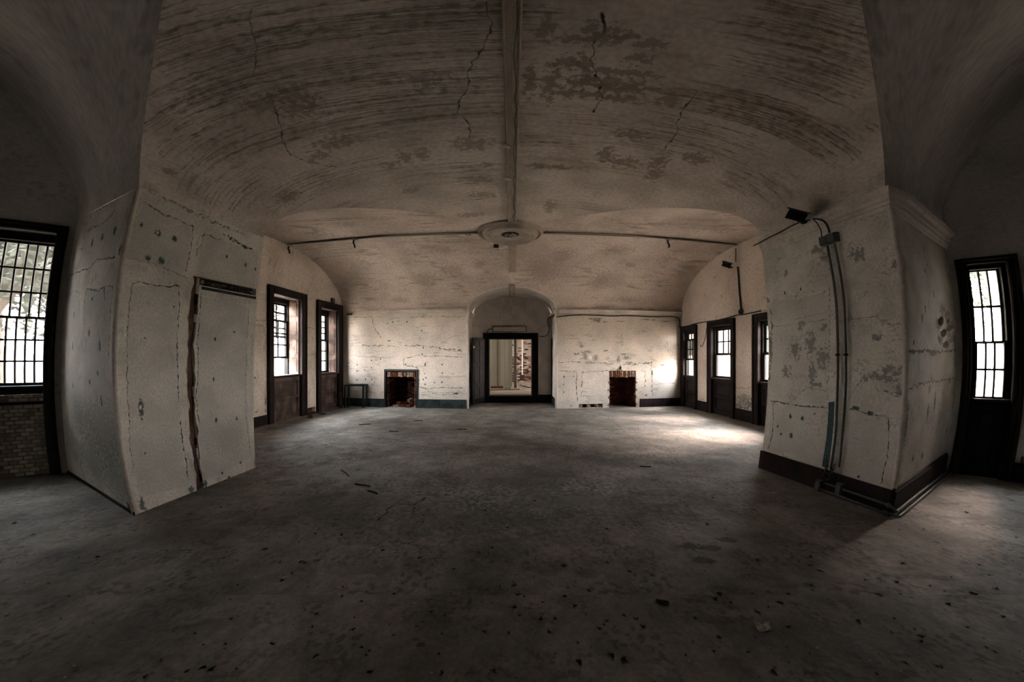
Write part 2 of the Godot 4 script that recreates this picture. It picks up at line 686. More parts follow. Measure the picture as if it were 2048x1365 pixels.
func look() -> void:
	var cam := Camera3D.new()
	cam.name = "camera"
	cam.projection = Camera3D.PROJECTION_FRUSTUM
	cam.near = 0.05
	cam.far = 300.0
	cam.size = 1365.0 / FOC * 0.05
	cam.frustum_offset = Vector2(0.0, (HOR - 682.5) / FOC * 0.05)
	cam.position = Vector3(0, EYE, 0)
	cam.current = true
	add_child(cam)
	var env := Environment.new()
	env.background_mode = Environment.BG_SKY
	var sk := ProceduralSkyMaterial.new()
	sk.sky_top_color = Color(0.85, 0.87, 0.89)
	sk.sky_horizon_color = Color(1.0, 0.955, 0.92)
	sk.ground_bottom_color = Color(0.45, 0.44, 0.40)
	sk.ground_horizon_color = Color(0.8, 0.78, 0.74)
	var sky := Sky.new()
	sky.sky_material = sk
	env.sky = sky
	env.background_energy_multiplier = 10.0
	env.tonemap_mode = Environment.TONE_MAPPER_LINEAR
	env.tonemap_exposure = 17.5
	env.sdfgi_enabled = true
	env.ssao_enabled = true
	env.ssil_enabled = true
	# hazy sun through thin cloud, from the right and a little beyond the back wall
	var sun := DirectionalLight3D.new()
	sun.name = "hazy_sun"
	sun.light_color = Color(1.0, 0.88, 0.81)
	sun.light_energy = 2.1
	sun.light_angular_distance = 32.0
	sun.shadow_enabled = true
	sun.sky_mode = DirectionalLight3D.SKY_MODE_LIGHT_ONLY
	sun.look_at_from_position(Vector3.ZERO, -V(1.75, 1.55, 0.65))
	add_child(sun)
	var we := WorldEnvironment.new()
	we.name = "environment"
	we.environment = env
	add_child(we)

const PLASTER := Color(0.79, 0.755, 0.72)
const PLASTER_DULL := Color(0.70, 0.67, 0.64)
const SCRAPE := Color(0.42, 0.40, 0.36)
const CRACK := Color(0.13, 0.14, 0.13)
const TEAL := Color(0.20, 0.28, 0.27)

func materials() -> void:
	var g := canvas(512, 512, 50, PLASTER, PLASTER_DULL, SCRAPE, 1.0, 0.25)
	M.plaster = paint(Color.WHITE, 0.9, g.texture(), 0.25, 0.4)
	var wd := canvas(512, 512, 60, Color(0.9, 0.9, 0.9), Color(0.55, 0.55, 0.55), Color(0.35, 0.33, 0.3), 1.0, 0.6, null, [], Vector2(), 14.0)
	M.grain = wd.texture()
	M.dark_wood = paint(Color(0.14, 0.09, 0.082), 0.7, M.grain, 0.1, 0.7)
	M.red_wood = paint(Color(0.24, 0.13, 0.115), 0.7, M.grain, 0.1, 0.7)
	M.grey_wood = paint(Color(0.40, 0.33, 0.30), 0.8, M.grain, 0.1, 0.7)
	M.shutter = paint(Color(0.46, 0.385, 0.35), 0.8, M.grain, 0.08, 0.7)
	M.black_wood = paint(Color(0.075, 0.065, 0.065), 0.75, M.grain, 0.1, 0.7)
	M.teal_board = paint(Color(0.19, 0.24, 0.235), 0.75, M.grain, 0.1, 0.7)
	M.base_brown = paint(Color(0.155, 0.095, 0.092), 0.8, M.grain, 0.1, 0.7)
	M.raw_wood = paint(Color(0.42, 0.33, 0.28), 0.8, M.grain, 0.2, 1.5)
	M.pale_board = paint(Color(0.60, 0.61, 0.57), 0.8, g.texture(), 0.1, 1.0)
	M.dark_metal = paint(Color(0.13, 0.14, 0.14), 0.5)
	M.grey_metal = paint(Color(0.40, 0.41, 0.40), 0.45)
	M.grey_metal.metallic = 0.4
	M.cable = paint(Color(0.05, 0.05, 0.05), 0.6)
	M.white_enamel = paint(Color(0.75, 0.73, 0.68), 0.4)
	M.mortar = paint(Color(0.50, 0.45, 0.40), 0.95, g.texture(), 0.3, 1.0)
	M.soot = paint(Color(0.10, 0.09, 0.085), 0.95, g.texture(), 0.3, 1.0)
	M.bricks = []
	for c in [Color(0.45, 0.24, 0.18), Color(0.38, 0.20, 0.16), Color(0.50, 0.30, 0.22), Color(0.33, 0.19, 0.16)]:
		M.bricks.append(paint(c, 0.95, M.grain, 0.2, 3.0))
	M.limewash = []
	for c in [Color(0.78, 0.77, 0.74), Color(0.72, 0.71, 0.69), Color(0.66, 0.61, 0.57), Color(0.80, 0.79, 0.77), Color(0.62, 0.61, 0.59)]:
		M.limewash.append(paint(c, 0.95, g.texture(), 0.4, 2.5))
	M.sooty = []
	for c in [Color(0.30, 0.16, 0.13), Color(0.24, 0.14, 0.12), Color(0.36, 0.20, 0.16), Color(0.20, 0.13, 0.115)]:
		M.sooty.append(paint(c, 0.95, M.grain, 0.2, 3.0))
	M.lintel = []
	for c in [Color(0.66, 0.56, 0.47), Color(0.50, 0.30, 0.22), Color(0.72, 0.65, 0.56), Color(0.42, 0.24, 0.18)]:
		M.lintel.append(paint(c, 0.95, M.grain, 0.2, 3.0))
	var gl := StandardMaterial3D.new()
	gl.albedo_color = Color(0.93, 0.95, 0.93, 0.08)
	gl.transparency = BaseMaterial3D.TRANSPARENCY_ALPHA
	gl.roughness = 0.05
	M.glass = gl
	# hazy panes, made denser to cut the daylight coming through
	M.dimming_glass = gl.duplicate()
	M.dimming_glass.albedo_color = Color(0.80, 0.81, 0.78, 0.6)
	M.dusty = gl.duplicate()
	M.dusty.albedo_color = Color(0.85, 0.85, 0.82, 0.45)  # cloudy panes, made denser to soften the bright spot on the back wall
	var np := canvas(512, 512, 55, Color(0.77, 0.75, 0.72), Color(0.68, 0.665, 0.64), Color(0.50, 0.49, 0.47), 1.0, 0.4)
	M.near_plaster = paint(Color.WHITE, 0.9, np.texture(), 0.3, 0.4)
	M.room_floor = paint(Color(0.74, 0.70, 0.66), 0.85, g.texture(), 0.3, 0.5)
	M.ceiling_board = paint(Color(0.86, 0.84, 0.82), 0.85, g.texture(), 0.2, 0.8)
	M.brick_pink = paint(Color(0.56, 0.43, 0.37), 0.95, M.grain, 0.2, 3.0)
	M.post_grey = paint(Color(0.34, 0.36, 0.34), 0.8)
	M.pale_boards = [paint(Color(0.62, 0.63, 0.59), 0.8), paint(Color(0.57, 0.58, 0.54), 0.8), paint(Color(0.66, 0.66, 0.62), 0.8)]
	M.dark_red = paint(Color(0.17, 0.09, 0.08), 0.75, M.grain, 0.1, 0.7)
	M.timber = paint(Color(0.46, 0.33, 0.28), 0.85, M.grain, 0.2, 1.2)
	M.strip = paint(Color(0.82, 0.79, 0.76), 0.85, g.texture(), 0.2, 0.8)
	M.conduit = paint(Color(0.30, 0.285, 0.26), 0.7)
	M.grey_pipe = paint(Color(0.30, 0.31, 0.30), 0.5)
	M.box_metal = paint(Color(0.20, 0.22, 0.215), 0.5)
	M.table_paint = paint(Color(0.13, 0.17, 0.17), 0.5, M.grain, 0.1, 1.0)
	M.green = paint(Color(0.08, 0.22, 0.17), 0.25)
	M.paper = paint(Color(0.78, 0.76, 0.71), 0.9, M.grain, 0.1, 9.0)
	M.leaf = paint(Color(0.13, 0.105, 0.09), 0.9)
	M.leaf_red = paint(Color(0.30, 0.15, 0.12), 0.9)
	M.grit = paint(Color.WHITE, 0.95)
	M.grit.vertex_color_use_as_albedo = true
	M.ground = paint(Color(0.88, 0.86, 0.81), 0.95, g.texture(), 0.0, 0.15)
	M.bark = paint(Color(0.34, 0.31, 0.28), 0.95, M.grain, 0.3, 1.0)
	M.foliage = paint(Color(0.12, 0.13, 0.10), 0.8)
	M.foliage.backlight = Color(0.06, 0.06, 0.04)


# ------------------------------------------------------------------ floor, walls, vaults
func shell() -> void:
	floor_mesh()
	vaults()
	piers()
	side_walls()

func floor_mesh() -> void:
	var F := func(u, v, _n): return V(u, 0.0, v)
	var r := [-7.2, 7.2, -2.7, 12.5]
	var c := canvas(1536, 1536, 11, Color(0.645, 0.625, 0.595), Color(0.51, 0.495, 0.47), Color(0.42, 0.405, 0.385), 3.0, 0.45, F, r, Vector2(0, 6))
	# broad pale patches left of the middle, darker patches across the middle
	for p in [[640, 880, 120, 60], [700, 940, 90, 50], [780, 960, 60, 40], [860, 880, 60, 40], [600, 910, 80, 60]]:
		c.blot(p[0], p[1], p[2], p[3], Color(0.66, 0.67, 0.665), 0.55, 0.9, 0.5)
	for p in [[1010, 960, 130, 45], [930, 1040, 110, 40], [1150, 1000, 120, 40], [1250, 920, 80, 30], [1040, 900, 120, 30]]:
		c.blot(p[0], p[1], p[2], p[3], Color(0.41, 0.395, 0.375), 0.5, 1.3, 1.6)
	c.crack([[905, 822], [880, 860], [840, 905], [800, 960]], 3.0, Color(0.62, 0.62, 0.60), 0.6)
	c.crack([[760, 1040], [790, 1005], [830, 1012], [850, 995]], 2.0, Color(0.2, 0.2, 0.19), 0.7)
	c.crack([[1210, 830], [1290, 900], [1360, 945]], 1.2, Color(0.3, 0.29, 0.27), 0.5)
	# dark spatters
	for k in 300:
		var q := Vector2(c.rg.randf() * 1536.0, c.rg.randf_range(200.0, 1536.0))
		c.patch(q, c.rg.randf_range(1.0, 3.5), c.rg.randf_range(1.0, 3.0), Color(0.25, 0.24, 0.23), c.rg.randf_range(0.25, 0.7), 0.25)
	for k in 620:
		var q := Vector2(c.rg.randf() * 1536.0, c.rg.randf_range(200.0, 1536.0))
		c.patch(q, c.rg.randf_range(3.0, 22.0), c.rg.randf_range(2.0, 14.0), [Color(0.40, 0.385, 0.37), Color(0.68, 0.655, 0.62)][k % 2], c.rg.randf_range(0.12, 0.42), 1.2)
	for p in [[1380, 1092], [1415, 1095], [1452, 1080], [1405, 1120]]:   # scuffed rings
		c.blot(p[0], p[1], 9, 5, Color(0.24, 0.23, 0.22), 0.5, 0.6)
	var st := mb()
	sheet(st, F, span(-7.2, 7.2, 24), span(-2.7, DD, 24), [r[0], r[1], r[2], r[3]])
	var m := paint(Color.WHITE, 0.85, c.texture(), 1.0)
	var fine := canvas(512, 512, 12, Color(0.92, 0.92, 0.92), Color(0.78, 0.78, 0.775), Color(0.60, 0.60, 0.595), 1.0, 0.6)
	m.detail_enabled = true
	m.detail_blend_mode = BaseMaterial3D.BLEND_MODE_MUL
	m.detail_albedo = fine.texture()
	m.detail_uv_layer = BaseMaterial3D.DETAIL_UV_2
	m.uv2_scale = Vector3(9, 9, 1)
	M.floor = m
	tag(done(st, "floor", m, null, true), "worn grey concrete floor with dust, chips and dark spatters", "floor", "", "structure")

# long vault: u = angle across, v = d.  far cross vault: u = x, v = angle from front springing to back
func long_vault(u: float, v: float, _n: float) -> Vector3:
	return V(-arch_half(v) * cos(u), HS + (HC - HS) * sin(u), v)

func cross_vault(u: float, v: float, _n: float) -> Vector3:
	var z := crown(u)
	if v <= PI * 0.5:
		return V(u, HS + (HC - HS) * sin(v), z - (z - DF) * cos(v))
	return V(u, HB + (HC - HB) * sin(v), z - (back(u) - z) * cos(v))

func groin_far(t: float) -> float:
	var x := 3.4 * cos(t)
	return crown(x) - (crown(x) - DF) * absf(cos(t))

func vaults() -> void:
	var light := Color(0.76, 0.72, 0.685)
	var dull := Color(0.67, 0.63, 0.595)
	var scr := Color(0.47, 0.435, 0.40)
	# long vault over the passage
	var r := [0.0, PI, 0.4, 8.2]
	var c := canvas(1280, 1280, 21, light, dull, scr, 14.0, 0.34, long_vault, r, Vector2(1.5, 5.0))
	var cr := Color(0.16, 0.15, 0.14)
	c.crack([[972, 5], [985, 48], [965, 100], [942, 125], [935, 175], [917, 200], [917, 225], [935, 245], [942, 275]], 1.6, cr, 0.8)
	c.crack([[500, 20], [510, 80], [512, 110], [505, 150]], 1.1, cr, 0.6)
	c.crack([[545, 210], [562, 250], [565, 285], [582, 312], [620, 325], [670, 335]], 1.4, cr, 0.7)
	c.crack([[1205, 25], [1207, 62], [1194, 80], [1182, 120], [1189, 145], [1202, 170], [1204, 188], [1189, 225]], 2.0, cr, 0.9)
	c.crack([[1392, 185], [1370, 215], [1354, 250], [1352, 270], [1324, 303]], 1.4, cr, 0.7)
	c.crack([[950, 400], [1000, 392], [1010, 398]], 1.2, cr, 0.7)
	var bro := Color(0.49, 0.45, 0.41)
	for p in [[130, 110, 7, 22], [235, 155, 14, 6], [310, 120, 8, 12], [305, 160, 8, 8], [395, 145, 13, 14], [465, 150, 14, 5], [550, 175, 20, 8], [225, 250, 13, 12], [285, 260, 10, 16], [150, 340, 9, 34], [220, 375, 17, 10], [290, 330, 20, 15], [400, 335, 42, 11], [440, 290, 36, 8], [440, 360, 30, 11], [430, 395, 28, 8], [480, 540, 22, 12], [320, 380, 26, 7], [580, 650, 14, 24], [570, 700, 14, 24], [740, 635, 22, 16], [375, 620, 12, 24], [440, 650, 26, 18], [625, 400, 12, 16], [110, 665, 16, 14], [190, 670, 18, 10], [150, 830, 10, 40], [380, 145, 20, 4], [70, 330, 7, 30], [510, 240, 14, 8]]:
		c.blot(1024 + p[0] * 0.5, p[1] * 0.5, p[2] * 1.1, p[3] * 1.1, bro, 0.75, 1.1)
	for p in [[1170, 390, 26, 22], [1200, 430, 22, 22], [1050, 420, 24, 14], [1350, 570, 30, 16], [1280, 625, 18, 10], [1560, 660, 14, 10], [1620, 630, 10, 20], [1690, 620, 10, 20], [1700, 325, 20, 12], [680, 690, 10, 8], [1150, 790, 26, 16], [1650, 760, 20, 10], [1880, 575, 26, 20], [1910, 720, 26, 16], [1930, 780, 24, 18], [1880, 860, 28, 16], [1900, 930, 30, 10], [1950, 660, 12, 9]]:
		c.blot(p[0] * 0.5, p[1] * 0.5, p[2] * 1.1, p[3] * 1.1, bro, 0.6, 1.3)
	for p in [[1310, 285, 80, 40, 46], [1560, 360, 160, 60, 70], [860, 190, 130, 100, 90], [930, 390, 110, 50, 45], [1600, 90, 150, 60, 60], [1820, 150, 120, 70, 50], [1700, 430, 180, 60, 60], [1550, 520, 140, 40, 40], [1120, 540, 130, 40, 40], [800, 380, 80, 50, 40], [1800, 40, 100, 40, 30], [1100, 130, 110, 60, 40], [1930, 700, 60, 90, 60], [1700, 680, 130, 50, 36], [1300, 720, 160, 80, 50], [760, 560, 100, 100, 60], [900, 720, 120, 100, 40], [1900, 330, 70, 50, 30]]:
		c.hatch(p[0] * 0.5, p[1] * 0.5, p[2] * 0.62, p[3] * 0.6, p[4], Color(0.40, 0.385, 0.355), 0.5)
	for p in [[1000, 460, 150, 50, 90], [900, 400, 110, 40, 60], [1230, 200, 120, 110, 110], [1200, 100, 100, 60, 60], [1150, 520, 150, 50, 60], [130, 560, 110, 50, 50], [260, 650, 120, 60, 40], [560, 560, 100, 60, 40], [960, 740, 70, 60, 40], [800, 560, 120, 70, 50], [1320, 560, 40, 80, 40], [430, 500, 110, 50, 30], [250, 820, 120, 40, 30]]:
		c.hatch(1024 + p[0] * 0.5, p[1] * 0.5, p[2] * 0.62, p[3] * 0.6, p[4], Color(0.43, 0.38, 0.335), 0.5)
	var tx := c.texture()
	var m := paint(Color.WHITE, 0.92, tx, 0.35)
	var root := thing("ceiling", V(0, HC, 4.0), "plastered groin-vaulted ceiling with scraped, cracked and stained paint", "ceiling", "", "structure")
	var st := mb()
	st.set_smooth_group(0)
	var N := 96
	var K := 40
	for i in N:
		for j in K:
			var p := []
			var t := []
			for k in [[i, j], [i + 1, j], [i + 1, j + 1], [i, j + 1]]:
				var th: float = PI * k[0] / N
				var d: float = lerpf(ZN + (DN - ZN) * absf(cos(th)), groin_far(th), float(k[1]) / K)
				p.append(long_vault(th, d, 0.0))
				t.append(Vector2(th / PI, 1.0 - (d - r[2]) / (r[3] - r[2])))
			quad_uv(st, p, t)
	done(st, "passage_vault", m, root, true)
	# the same vault behind the camera
	st = mb()
	st.set_smooth_group(0)
	for i in 32:
		for j in 6:
			var p := []
			var t := []
			for k in [[i, j], [i + 1, j], [i + 1, j + 1], [i, j + 1]]:
				var th: float = PI * k[0] / 32
				var d: float = lerpf(-2.57, ZN - (DN - ZN) * absf(cos(th)), float(k[1]) / 6)
				p.append(V(-3.54 * cos(th), HS + (HC - HS) * sin(th), d))
				t.append(Vector2(th, d * 0.3))
			quad_uv(st, p, t)
	done(st, "rear_vault", M.plaster, root, true)
	# far cross vault
	var r3 := [-5.7, 5.7, 0.0, PI]
	var c3 := canvas(1280, 768, 31, Color(0.77, 0.715, 0.67), Color(0.68, 0.63, 0.59), scr, 5.0, 0.45, cross_vault, r3, Vector2(0.0, 2.2))
	for p in [[850, 555, 40, 26], [885, 500, 30, 14], [905, 540, 24, 30], [760, 470, 30, 12], [960, 530, 16, 20], [1085, 540, 40, 50], [1130, 510, 30, 30], [1200, 560, 26, 40], [1240, 500, 40, 20], [690, 450, 40, 12], [640, 470, 30, 14], [1390, 440, 40, 14], [1440, 460, 30, 12], [1330, 520, 26, 24], [800, 600, 30, 14], [1050, 610, 40, 10], [1250, 600, 40, 12]]:
		c3.blot(p[0], p[1], p[2], p[3], Color(0.55, 0.50, 0.45), 0.45, 1.3, 1.2)
	for p in [[620, 540, 40, 60, 24], [660, 500, 60, 40, 24], [740, 560, 60, 40, 20], [1300, 560, 60, 60, 26], [1390, 520, 40, 50, 20], [880, 480, 90, 20, 26], [700, 440, 90, 16, 26], [1380, 450, 80, 16, 24], [830, 430, 60, 10, 16]]:
		c3.hatch(p[0], p[1], p[2], p[3], p[4], Color(0.46, 0.41, 0.365), 0.5)
	var m3 := paint(Color.WHITE, 0.92, c3.texture(), 0.35)
	M.far_vault = m3
	st = mb()
	st.set_smooth_group(0)
	var uvf := func(x, v): return Vector2((x - r3[0]) / (r3[1] - r3[0]), 1.0 - v / PI)
	# front half: two flanks outside the groins
	for s in [-1.0, 1.0]:
		for j in 40:
			for i in 16:
				var p := []
				var t := []
				for k in [[i, j], [i + 1, j], [i + 1, j + 1], [i, j + 1]]:
					var v: float = PI * 0.5 * k[1] / 40
					var xi: float = s * arch_half(groin_far(v)) * cos(v)
					var xo: float = s * 5.65
					for pass_ in 4:
						var pp := cross_vault(xo, v, 0.0)
						xo = far_x(-pp.z, s)
					var x: float = lerpf(xi, xo + s * 0.25, k[0] / 16.0)
					var pt: Vector3 = cross_vault(x, v, 0.0)
					if k[0] == 0:
						pt = long_vault(v if s < 0.0 else PI - v, groin_far(v), 0.0)
					p.append(pt)
					t.append(uvf.call(x, v))
				quad_uv(st, p, t)
	# back half, cut by the arch of the alcove
	var xs := cuts(-5.9, 5.9, 0.25, [-AW, AW])
	for k in 25:
		xs.append(-AW * cos(PI * k / 24.0))
	xs.sort()
	for i in xs.size() - 1:
		if xs[i + 1] - xs[i] < 0.0005:
			continue
		for j in 30:
			var p := []
			var t := []
			for k in [[i, j], [i + 1, j], [i + 1, j + 1], [i, j + 1]]:
				var x: float = xs[k[0]]
				var inside: bool = absf((xs[i] + xs[i + 1]) * 0.5) < AW
				var v: float = PI * 0.5 + (alcove_angle(x) - PI * 0.5 if inside else PI * 0.5) * k[1] / 30.0
				var pt := cross_vault(x, v, 0.0)
				if absf(x) > 5.0:
					var lim := far_x(-pt.z, signf(x)) + signf(x) * 0.25
					if absf(x) > absf(lim):
						pt = cross_vault(lim, v, 0.0)
				p.append(pt)
				t.append(uvf.call(x, v))
			quad_uv(st, p, t)
	done(st, "cross_vault", m3, root, true)
	# near cross vault: from the groins out to the side walls
	var gn := canvas(512, 512, 41, Color(0.76, 0.735, 0.71), Color(0.67, 0.65, 0.63), Color(0.50, 0.485, 0.46), 3.0, 0.35)
	var mn := paint(Color.WHITE, 0.92, gn.texture(), 0.3)
	for s in [-1.0, 1.0]:
		st = mb()
		st.set_smooth_group(0)
		var L := lunette(s)
		# even steps along the wall arch
		var us := []
		var hs := []
		for q in L:
			us.append(q[0])
			hs.append(q[1])
		var J := 64
		var total := 0.0
		var acc := [0.0]
		for q in range(1, L.size()):
			total += Vector2(L[q][0], L[q][1]).distance_to(Vector2(L[q - 1][0], L[q - 1][1]))
			acc.append(total)
		var half: float = acc[-2]
		for j in J:
			for i in 14:
				var p := []
				var t := []
				for k in [[i, j], [i + 1, j], [i + 1, j + 1], [i, j + 1]]:
					var f: float = float(k[1]) / J * 2.0
					var ph: float = PI * 0.5 * f
					var gx: float = s * 3.54 * absf(cos(ph))
					var g := V(gx, HS + (HC - HS) * sin(ph), ZN + (DN - ZN) * cos(ph))
					var at: float = half * pow(f, 1.5) if f <= 1.0 else lerpf(half, total, f - 1.0)
					var w := near_wall(lin(at, acc, us), lin(at, acc, hs), 0.0, s)
					var e: float = k[0] / 14.0 * 1.04
					# the sheet sags a little below the straight line between its two edges, like a cove
					p.append(g.lerp(w, e) )
					t.append(Vector2(e * 0.9, f * 0.5))
				quad_uv(st, p, t)
		done(st, "side_vault", mn, root, true)

func alcove_h(x: float) -> float:
	return HB + 0.60 * sqrt(maxf(0.0, 1.0 - pow(x / AW, 2.0)))

func alcove_angle(x: float) -> float:
	var hh := alcove_h(x)
	return PI - asin(clampf((hh - HB) / (HC - HB), 0.0, 1.0))

func pier_inner(u: float, h: float, n: float, s: float) -> Vector3:
	var t := (u - DN) / (DF - DN)
	return V(lerpf(edge_near(h, s), edge_far(h, s), t) - s * n, h, u)

func pier_front(u: float, h: float, n: float, s: float) -> Vector3:
	# u 0..1 from the near corner to the outer corner
	var a := V(edge_near(h, s), h, DN)
	var b := V(edge_outer(h, s), h, DO)
	var dir := (b - a).normalized()
	var out := Vector3(-dir.z * s, 0, dir.x * s)
	if out.z < 0.0:
		out = -out
	return a.lerp(b, u) + out * n

func crop(pts: Array, ox: float, oy: float, sc: float) -> Array:
	var r := []
	for p in pts:
		r.append([ox + p[0] / sc, oy + p[1] / sc])
	return r

func piers() -> void:
	# ---- left pier
	var lp := thing("wall_pier_left", V(-4.6, 0, 4.5), "white plastered pier with ghost panels and a torn-out vertical timber groove", "pier", "", "structure")
	var F := pier_inner.bind(-1.0)
	var r := [DN, DF, 0.0, HS]
	var c := canvas(576, 1024, 71, Color(0.80, 0.78, 0.745), Color(0.71, 0.695, 0.66), Color(0.50, 0.49, 0.46), 1.0, 0.30, F, r, Vector2(4.3, 1.5), 3.0)
	var P := func(a): return crop(a, 200, 340, 1.895)
	var ghost := Color(0.66, 0.655, 0.63)
	for q in [[[165, 120], [355, 215], [328, 385], [95, 330]], [[390, 245], [600, 310], [585, 460], [365, 400]], [[118, 440], [300, 440], [292, 640], [300, 900], [330, 1200], [150, 1240], [103, 760]], [[385, 480], [565, 520], [552, 800], [575, 1090], [395, 1180], [368, 870]]]:
		c.area(P.call(q), ghost, 0.45)
	c.crack(P.call([[165, 120], [190, 135], [215, 150], [245, 172], [270, 178], [300, 190], [320, 200], [355, 215], [350, 260], [340, 320], [328, 375], [325, 385]]), 1.8, CRACK)
	c.crack(P.call([[95, 330], [130, 340], [200, 355], [260, 380], [330, 410]]), 1.2, CRACK, 0.6)
	c.crack(P.call([[365, 330], [385, 280], [390, 245], [420, 250], [440, 262], [465, 265]]), 1.8, CRACK)
	for k in 3:
		c.crack(P.call([[470, 245], [500, 258 + k * 6], [520, 272], [545, 285 + k * 4], [578, 302]]), 3.0, CRACK, 0.9, 1.6)
	c.crack(P.call([[118, 452], [125, 430], [150, 422], [180, 432], [215, 440], [260, 443], [300, 437], [300, 520], [292, 640], [295, 780], [300, 880]]), 2.2, CRACK)
	c.crack(P.call([[118, 452], [105, 600], [103, 760], [108, 900], [115, 1050], [128, 1150]]), 1.5, CRACK, 0.65)
	c.crack(P.call([[385, 470], [372, 620], [372, 760], [365, 870], [378, 960]]), 2.0, CRACK)
	c.crack(P.call([[565, 530], [555, 700], [552, 800], [555, 950], [570, 1070]]), 1.5, CRACK, 0.7)
	c.crack(P.call([[305, 950], [312, 1020], [325, 1100], [335, 1180]]), 3.4, TEAL, 0.8)
	c.crack(P.call([[170, 70], [200, 75], [240, 95], [290, 125], [340, 150], [400, 175], [440, 200], [500, 225], [550, 245]]), 1.8, Color(0.35, 0.33, 0.30), 0.6, 1.6)
	c.crack(P.call([[180, 78], [300, 135], [420, 195], [530, 240]]), 4.0, Color(0.50, 0.48, 0.44), 0.35, 2.0)
	for p in [[157, 207, 5, 7], [218, 237, 11, 12], [283, 260, 9, 10], [183, 335, 8, 9], [231, 345, 12, 12], [435, 640, 5, 9], [508, 615, 6, 5], [170, 638, 5, 3], [430, 795, 4, 9], [440, 950, 6, 11], [517, 943, 5, 9], [480, 328, 6, 8], [552, 360, 6, 10], [588, 375, 6, 6], [280, 520, 4, 4], [532, 1110, 5, 7], [463, 1150, 6, 5], [487, 1165, 8, 6], [170, 1075, 4, 4]]:
		c.blot(200 + p[0] / 1.895, 340 + p[1] / 1.895, p[2] * 0.9, p[3] * 0.9, TEAL, 0.9, 0.7)
	c.blot(200 + 218 / 1.895, 340 + 237 / 1.895, 5, 6, PLASTER, 0.9, 0.4)
	c.blot(200 + 155 / 1.895, 340 + 905 / 1.895, 8, 34, Color(0.30, 0.31, 0.30), 0.95, 0.7)
	c.blot(200 + 153 / 1.895, 340 + 900 / 1.895, 4, 8, PLASTER, 0.95, 0.4)
	c.blot(200 + 160 / 1.895, 340 + 1270 / 1.895, 10, 20, TEAL, 0.7, 1.0)
	c.blot(200 + 590 / 1.895, 340 + 1110 / 1.895, 10, 26, TEAL, 0.6, 1.2)
	c.blot(200 + 400 / 1.895, 340 + 1190 / 1.895, 10, 14, TEAL, 0.8, 0.8)
	c.blot(200 + 345 / 1.895, 340 + 1215 / 1.895, 12, 12, TEAL, 0.8, 0.8)
	c.blot(200 + 490 / 1.895, 340 + 1010 / 1.895, 90, 60, Color(0.56, 0.56, 0.53), 0.55, 1.2, 1.6)
	var m := paint(Color.WHITE, 0.9, c.texture(), 0.25)
	var G := func(u, h, n):
		# the torn edges of the groove wander
		var e := u as float
		for uc in [4.22, 4.30]:
			e += 0.009 * exp(-pow((u - uc) / 0.03, 2.0)) * (sin(h * 9.0 + uc * 40.0) + 0.8 * sin(h * 23.0 + uc * 7.0) + 0.6 * sin(h * 41.0))
		return pier_inner(e, h, n, -1.0)
	var st := mb()
	wall_mesh(st, G, DN, DF, HS, [[4.22, 4.30, 0.0, 2.42, 0.05], [4.30, 5.06, 2.33, 2.42, 0.05]], 0.06, HS)
	done(st, "inner_face", m, lp, true)
	st = mb()
	fbox(st, F, 4.236, 4.36, 0.0, 2.44, -0.09, -0.022, 0.004, 12)
	tag(done(st, "timber", M.timber, lp), "brown timber strip bared in the groove", "")
	st = mb()
	fbox(st, F, 4.30, 5.075, 2.31, 2.43, -0.09, -0.045, 0.004)
	done(st, "timber", M.black_wood, lp)
	for k in 16:   # broken plaster and brick bits left in the horizontal groove and along its torn edge
		st = mb()
		var u0 := 4.33 + k * 0.044
		var hh := rng.randf_range(2.34, 2.37)
		fbox(st, F, u0, u0 + rng.randf_range(0.02, 0.045), hh, hh + rng.randf_range(0.02, 0.045), -0.05, rng.randf_range(-0.025, -0.008), 0.006)
		done(st, "rubble", [M.lintel[0], M.lintel[1], M.raw_wood][k % 3], lp)
	for k in 9:
		st = mb()
		var h0: float = [0.08, 0.22, 0.34, 0.50, 1.05, 1.9, 2.1, 2.22, 2.3][k]
		var uu := 4.278 + rng.randf_range(0.0, 0.01)
		fbox(st, F, uu, uu + rng.randf_range(0.018, 0.03), h0, h0 + rng.randf_range(0.07, 0.13), -0.05, rng.randf_range(-0.008, 0.004), 0.008)
		done(st, "plaster_chunk", M.plaster if k % 3 else M.teal_board, lp)
	st = mb()
	fbox(st, F, 4.33, 5.06, 2.285, 2.318, -0.01, 0.012, 0.004)
	tag(done(st, "strip", M.teal_board, lp), "blue-green painted strip under the horizontal groove", "")
	# front face, towards the near window
	F = pier_front.bind(-1.0)
	c = canvas(576, 1024, 75, Color(0.80, 0.78, 0.745), Color(0.71, 0.695, 0.66), Color(0.50, 0.49, 0.46), 1.0, 0.45, F, [0.0, 1.0, 0.0, 3.3], Vector2(0.5, 1.5), 3.0)
	P = func(a): return crop(a, 0, 340, 1.896)
	for q in [[[322, 450], [428, 445], [412, 720], [440, 1000], [480, 1270], [350, 1160], [318, 800]], [[265, 475], [303, 465], [298, 760], [318, 1000], [275, 1000], [255, 700]], [[345, 215], [450, 150], [440, 325], [290, 380]]]:
		c.area(P.call(q), ghost, 0.45)
	c.crack(P.call([[525, 60], [480, 85], [430, 110], [380, 150], [335, 180]]), 2.2, Color(0.30, 0.29, 0.27), 0.6, 1.8)
	c.crack(P.call([[435, 155], [410, 185], [380, 210], [355, 215], [330, 235]]), 2.4, CRACK)
	c.crack(P.call([[265, 400], [300, 385], [345, 370], [365, 340], [400, 338], [435, 330]]), 2.6, CRACK)
	c.crack(P.call([[320, 600], [318, 520], [330, 450], [350, 455], [375, 460], [400, 440], [425, 440], [428, 455], [415, 600], [412, 720]]), 2.4, CRACK)
	c.crack(P.call([[300, 760], [298, 600], [303, 465], [280, 460], [265, 475]]), 1.6, CRACK, 0.7)
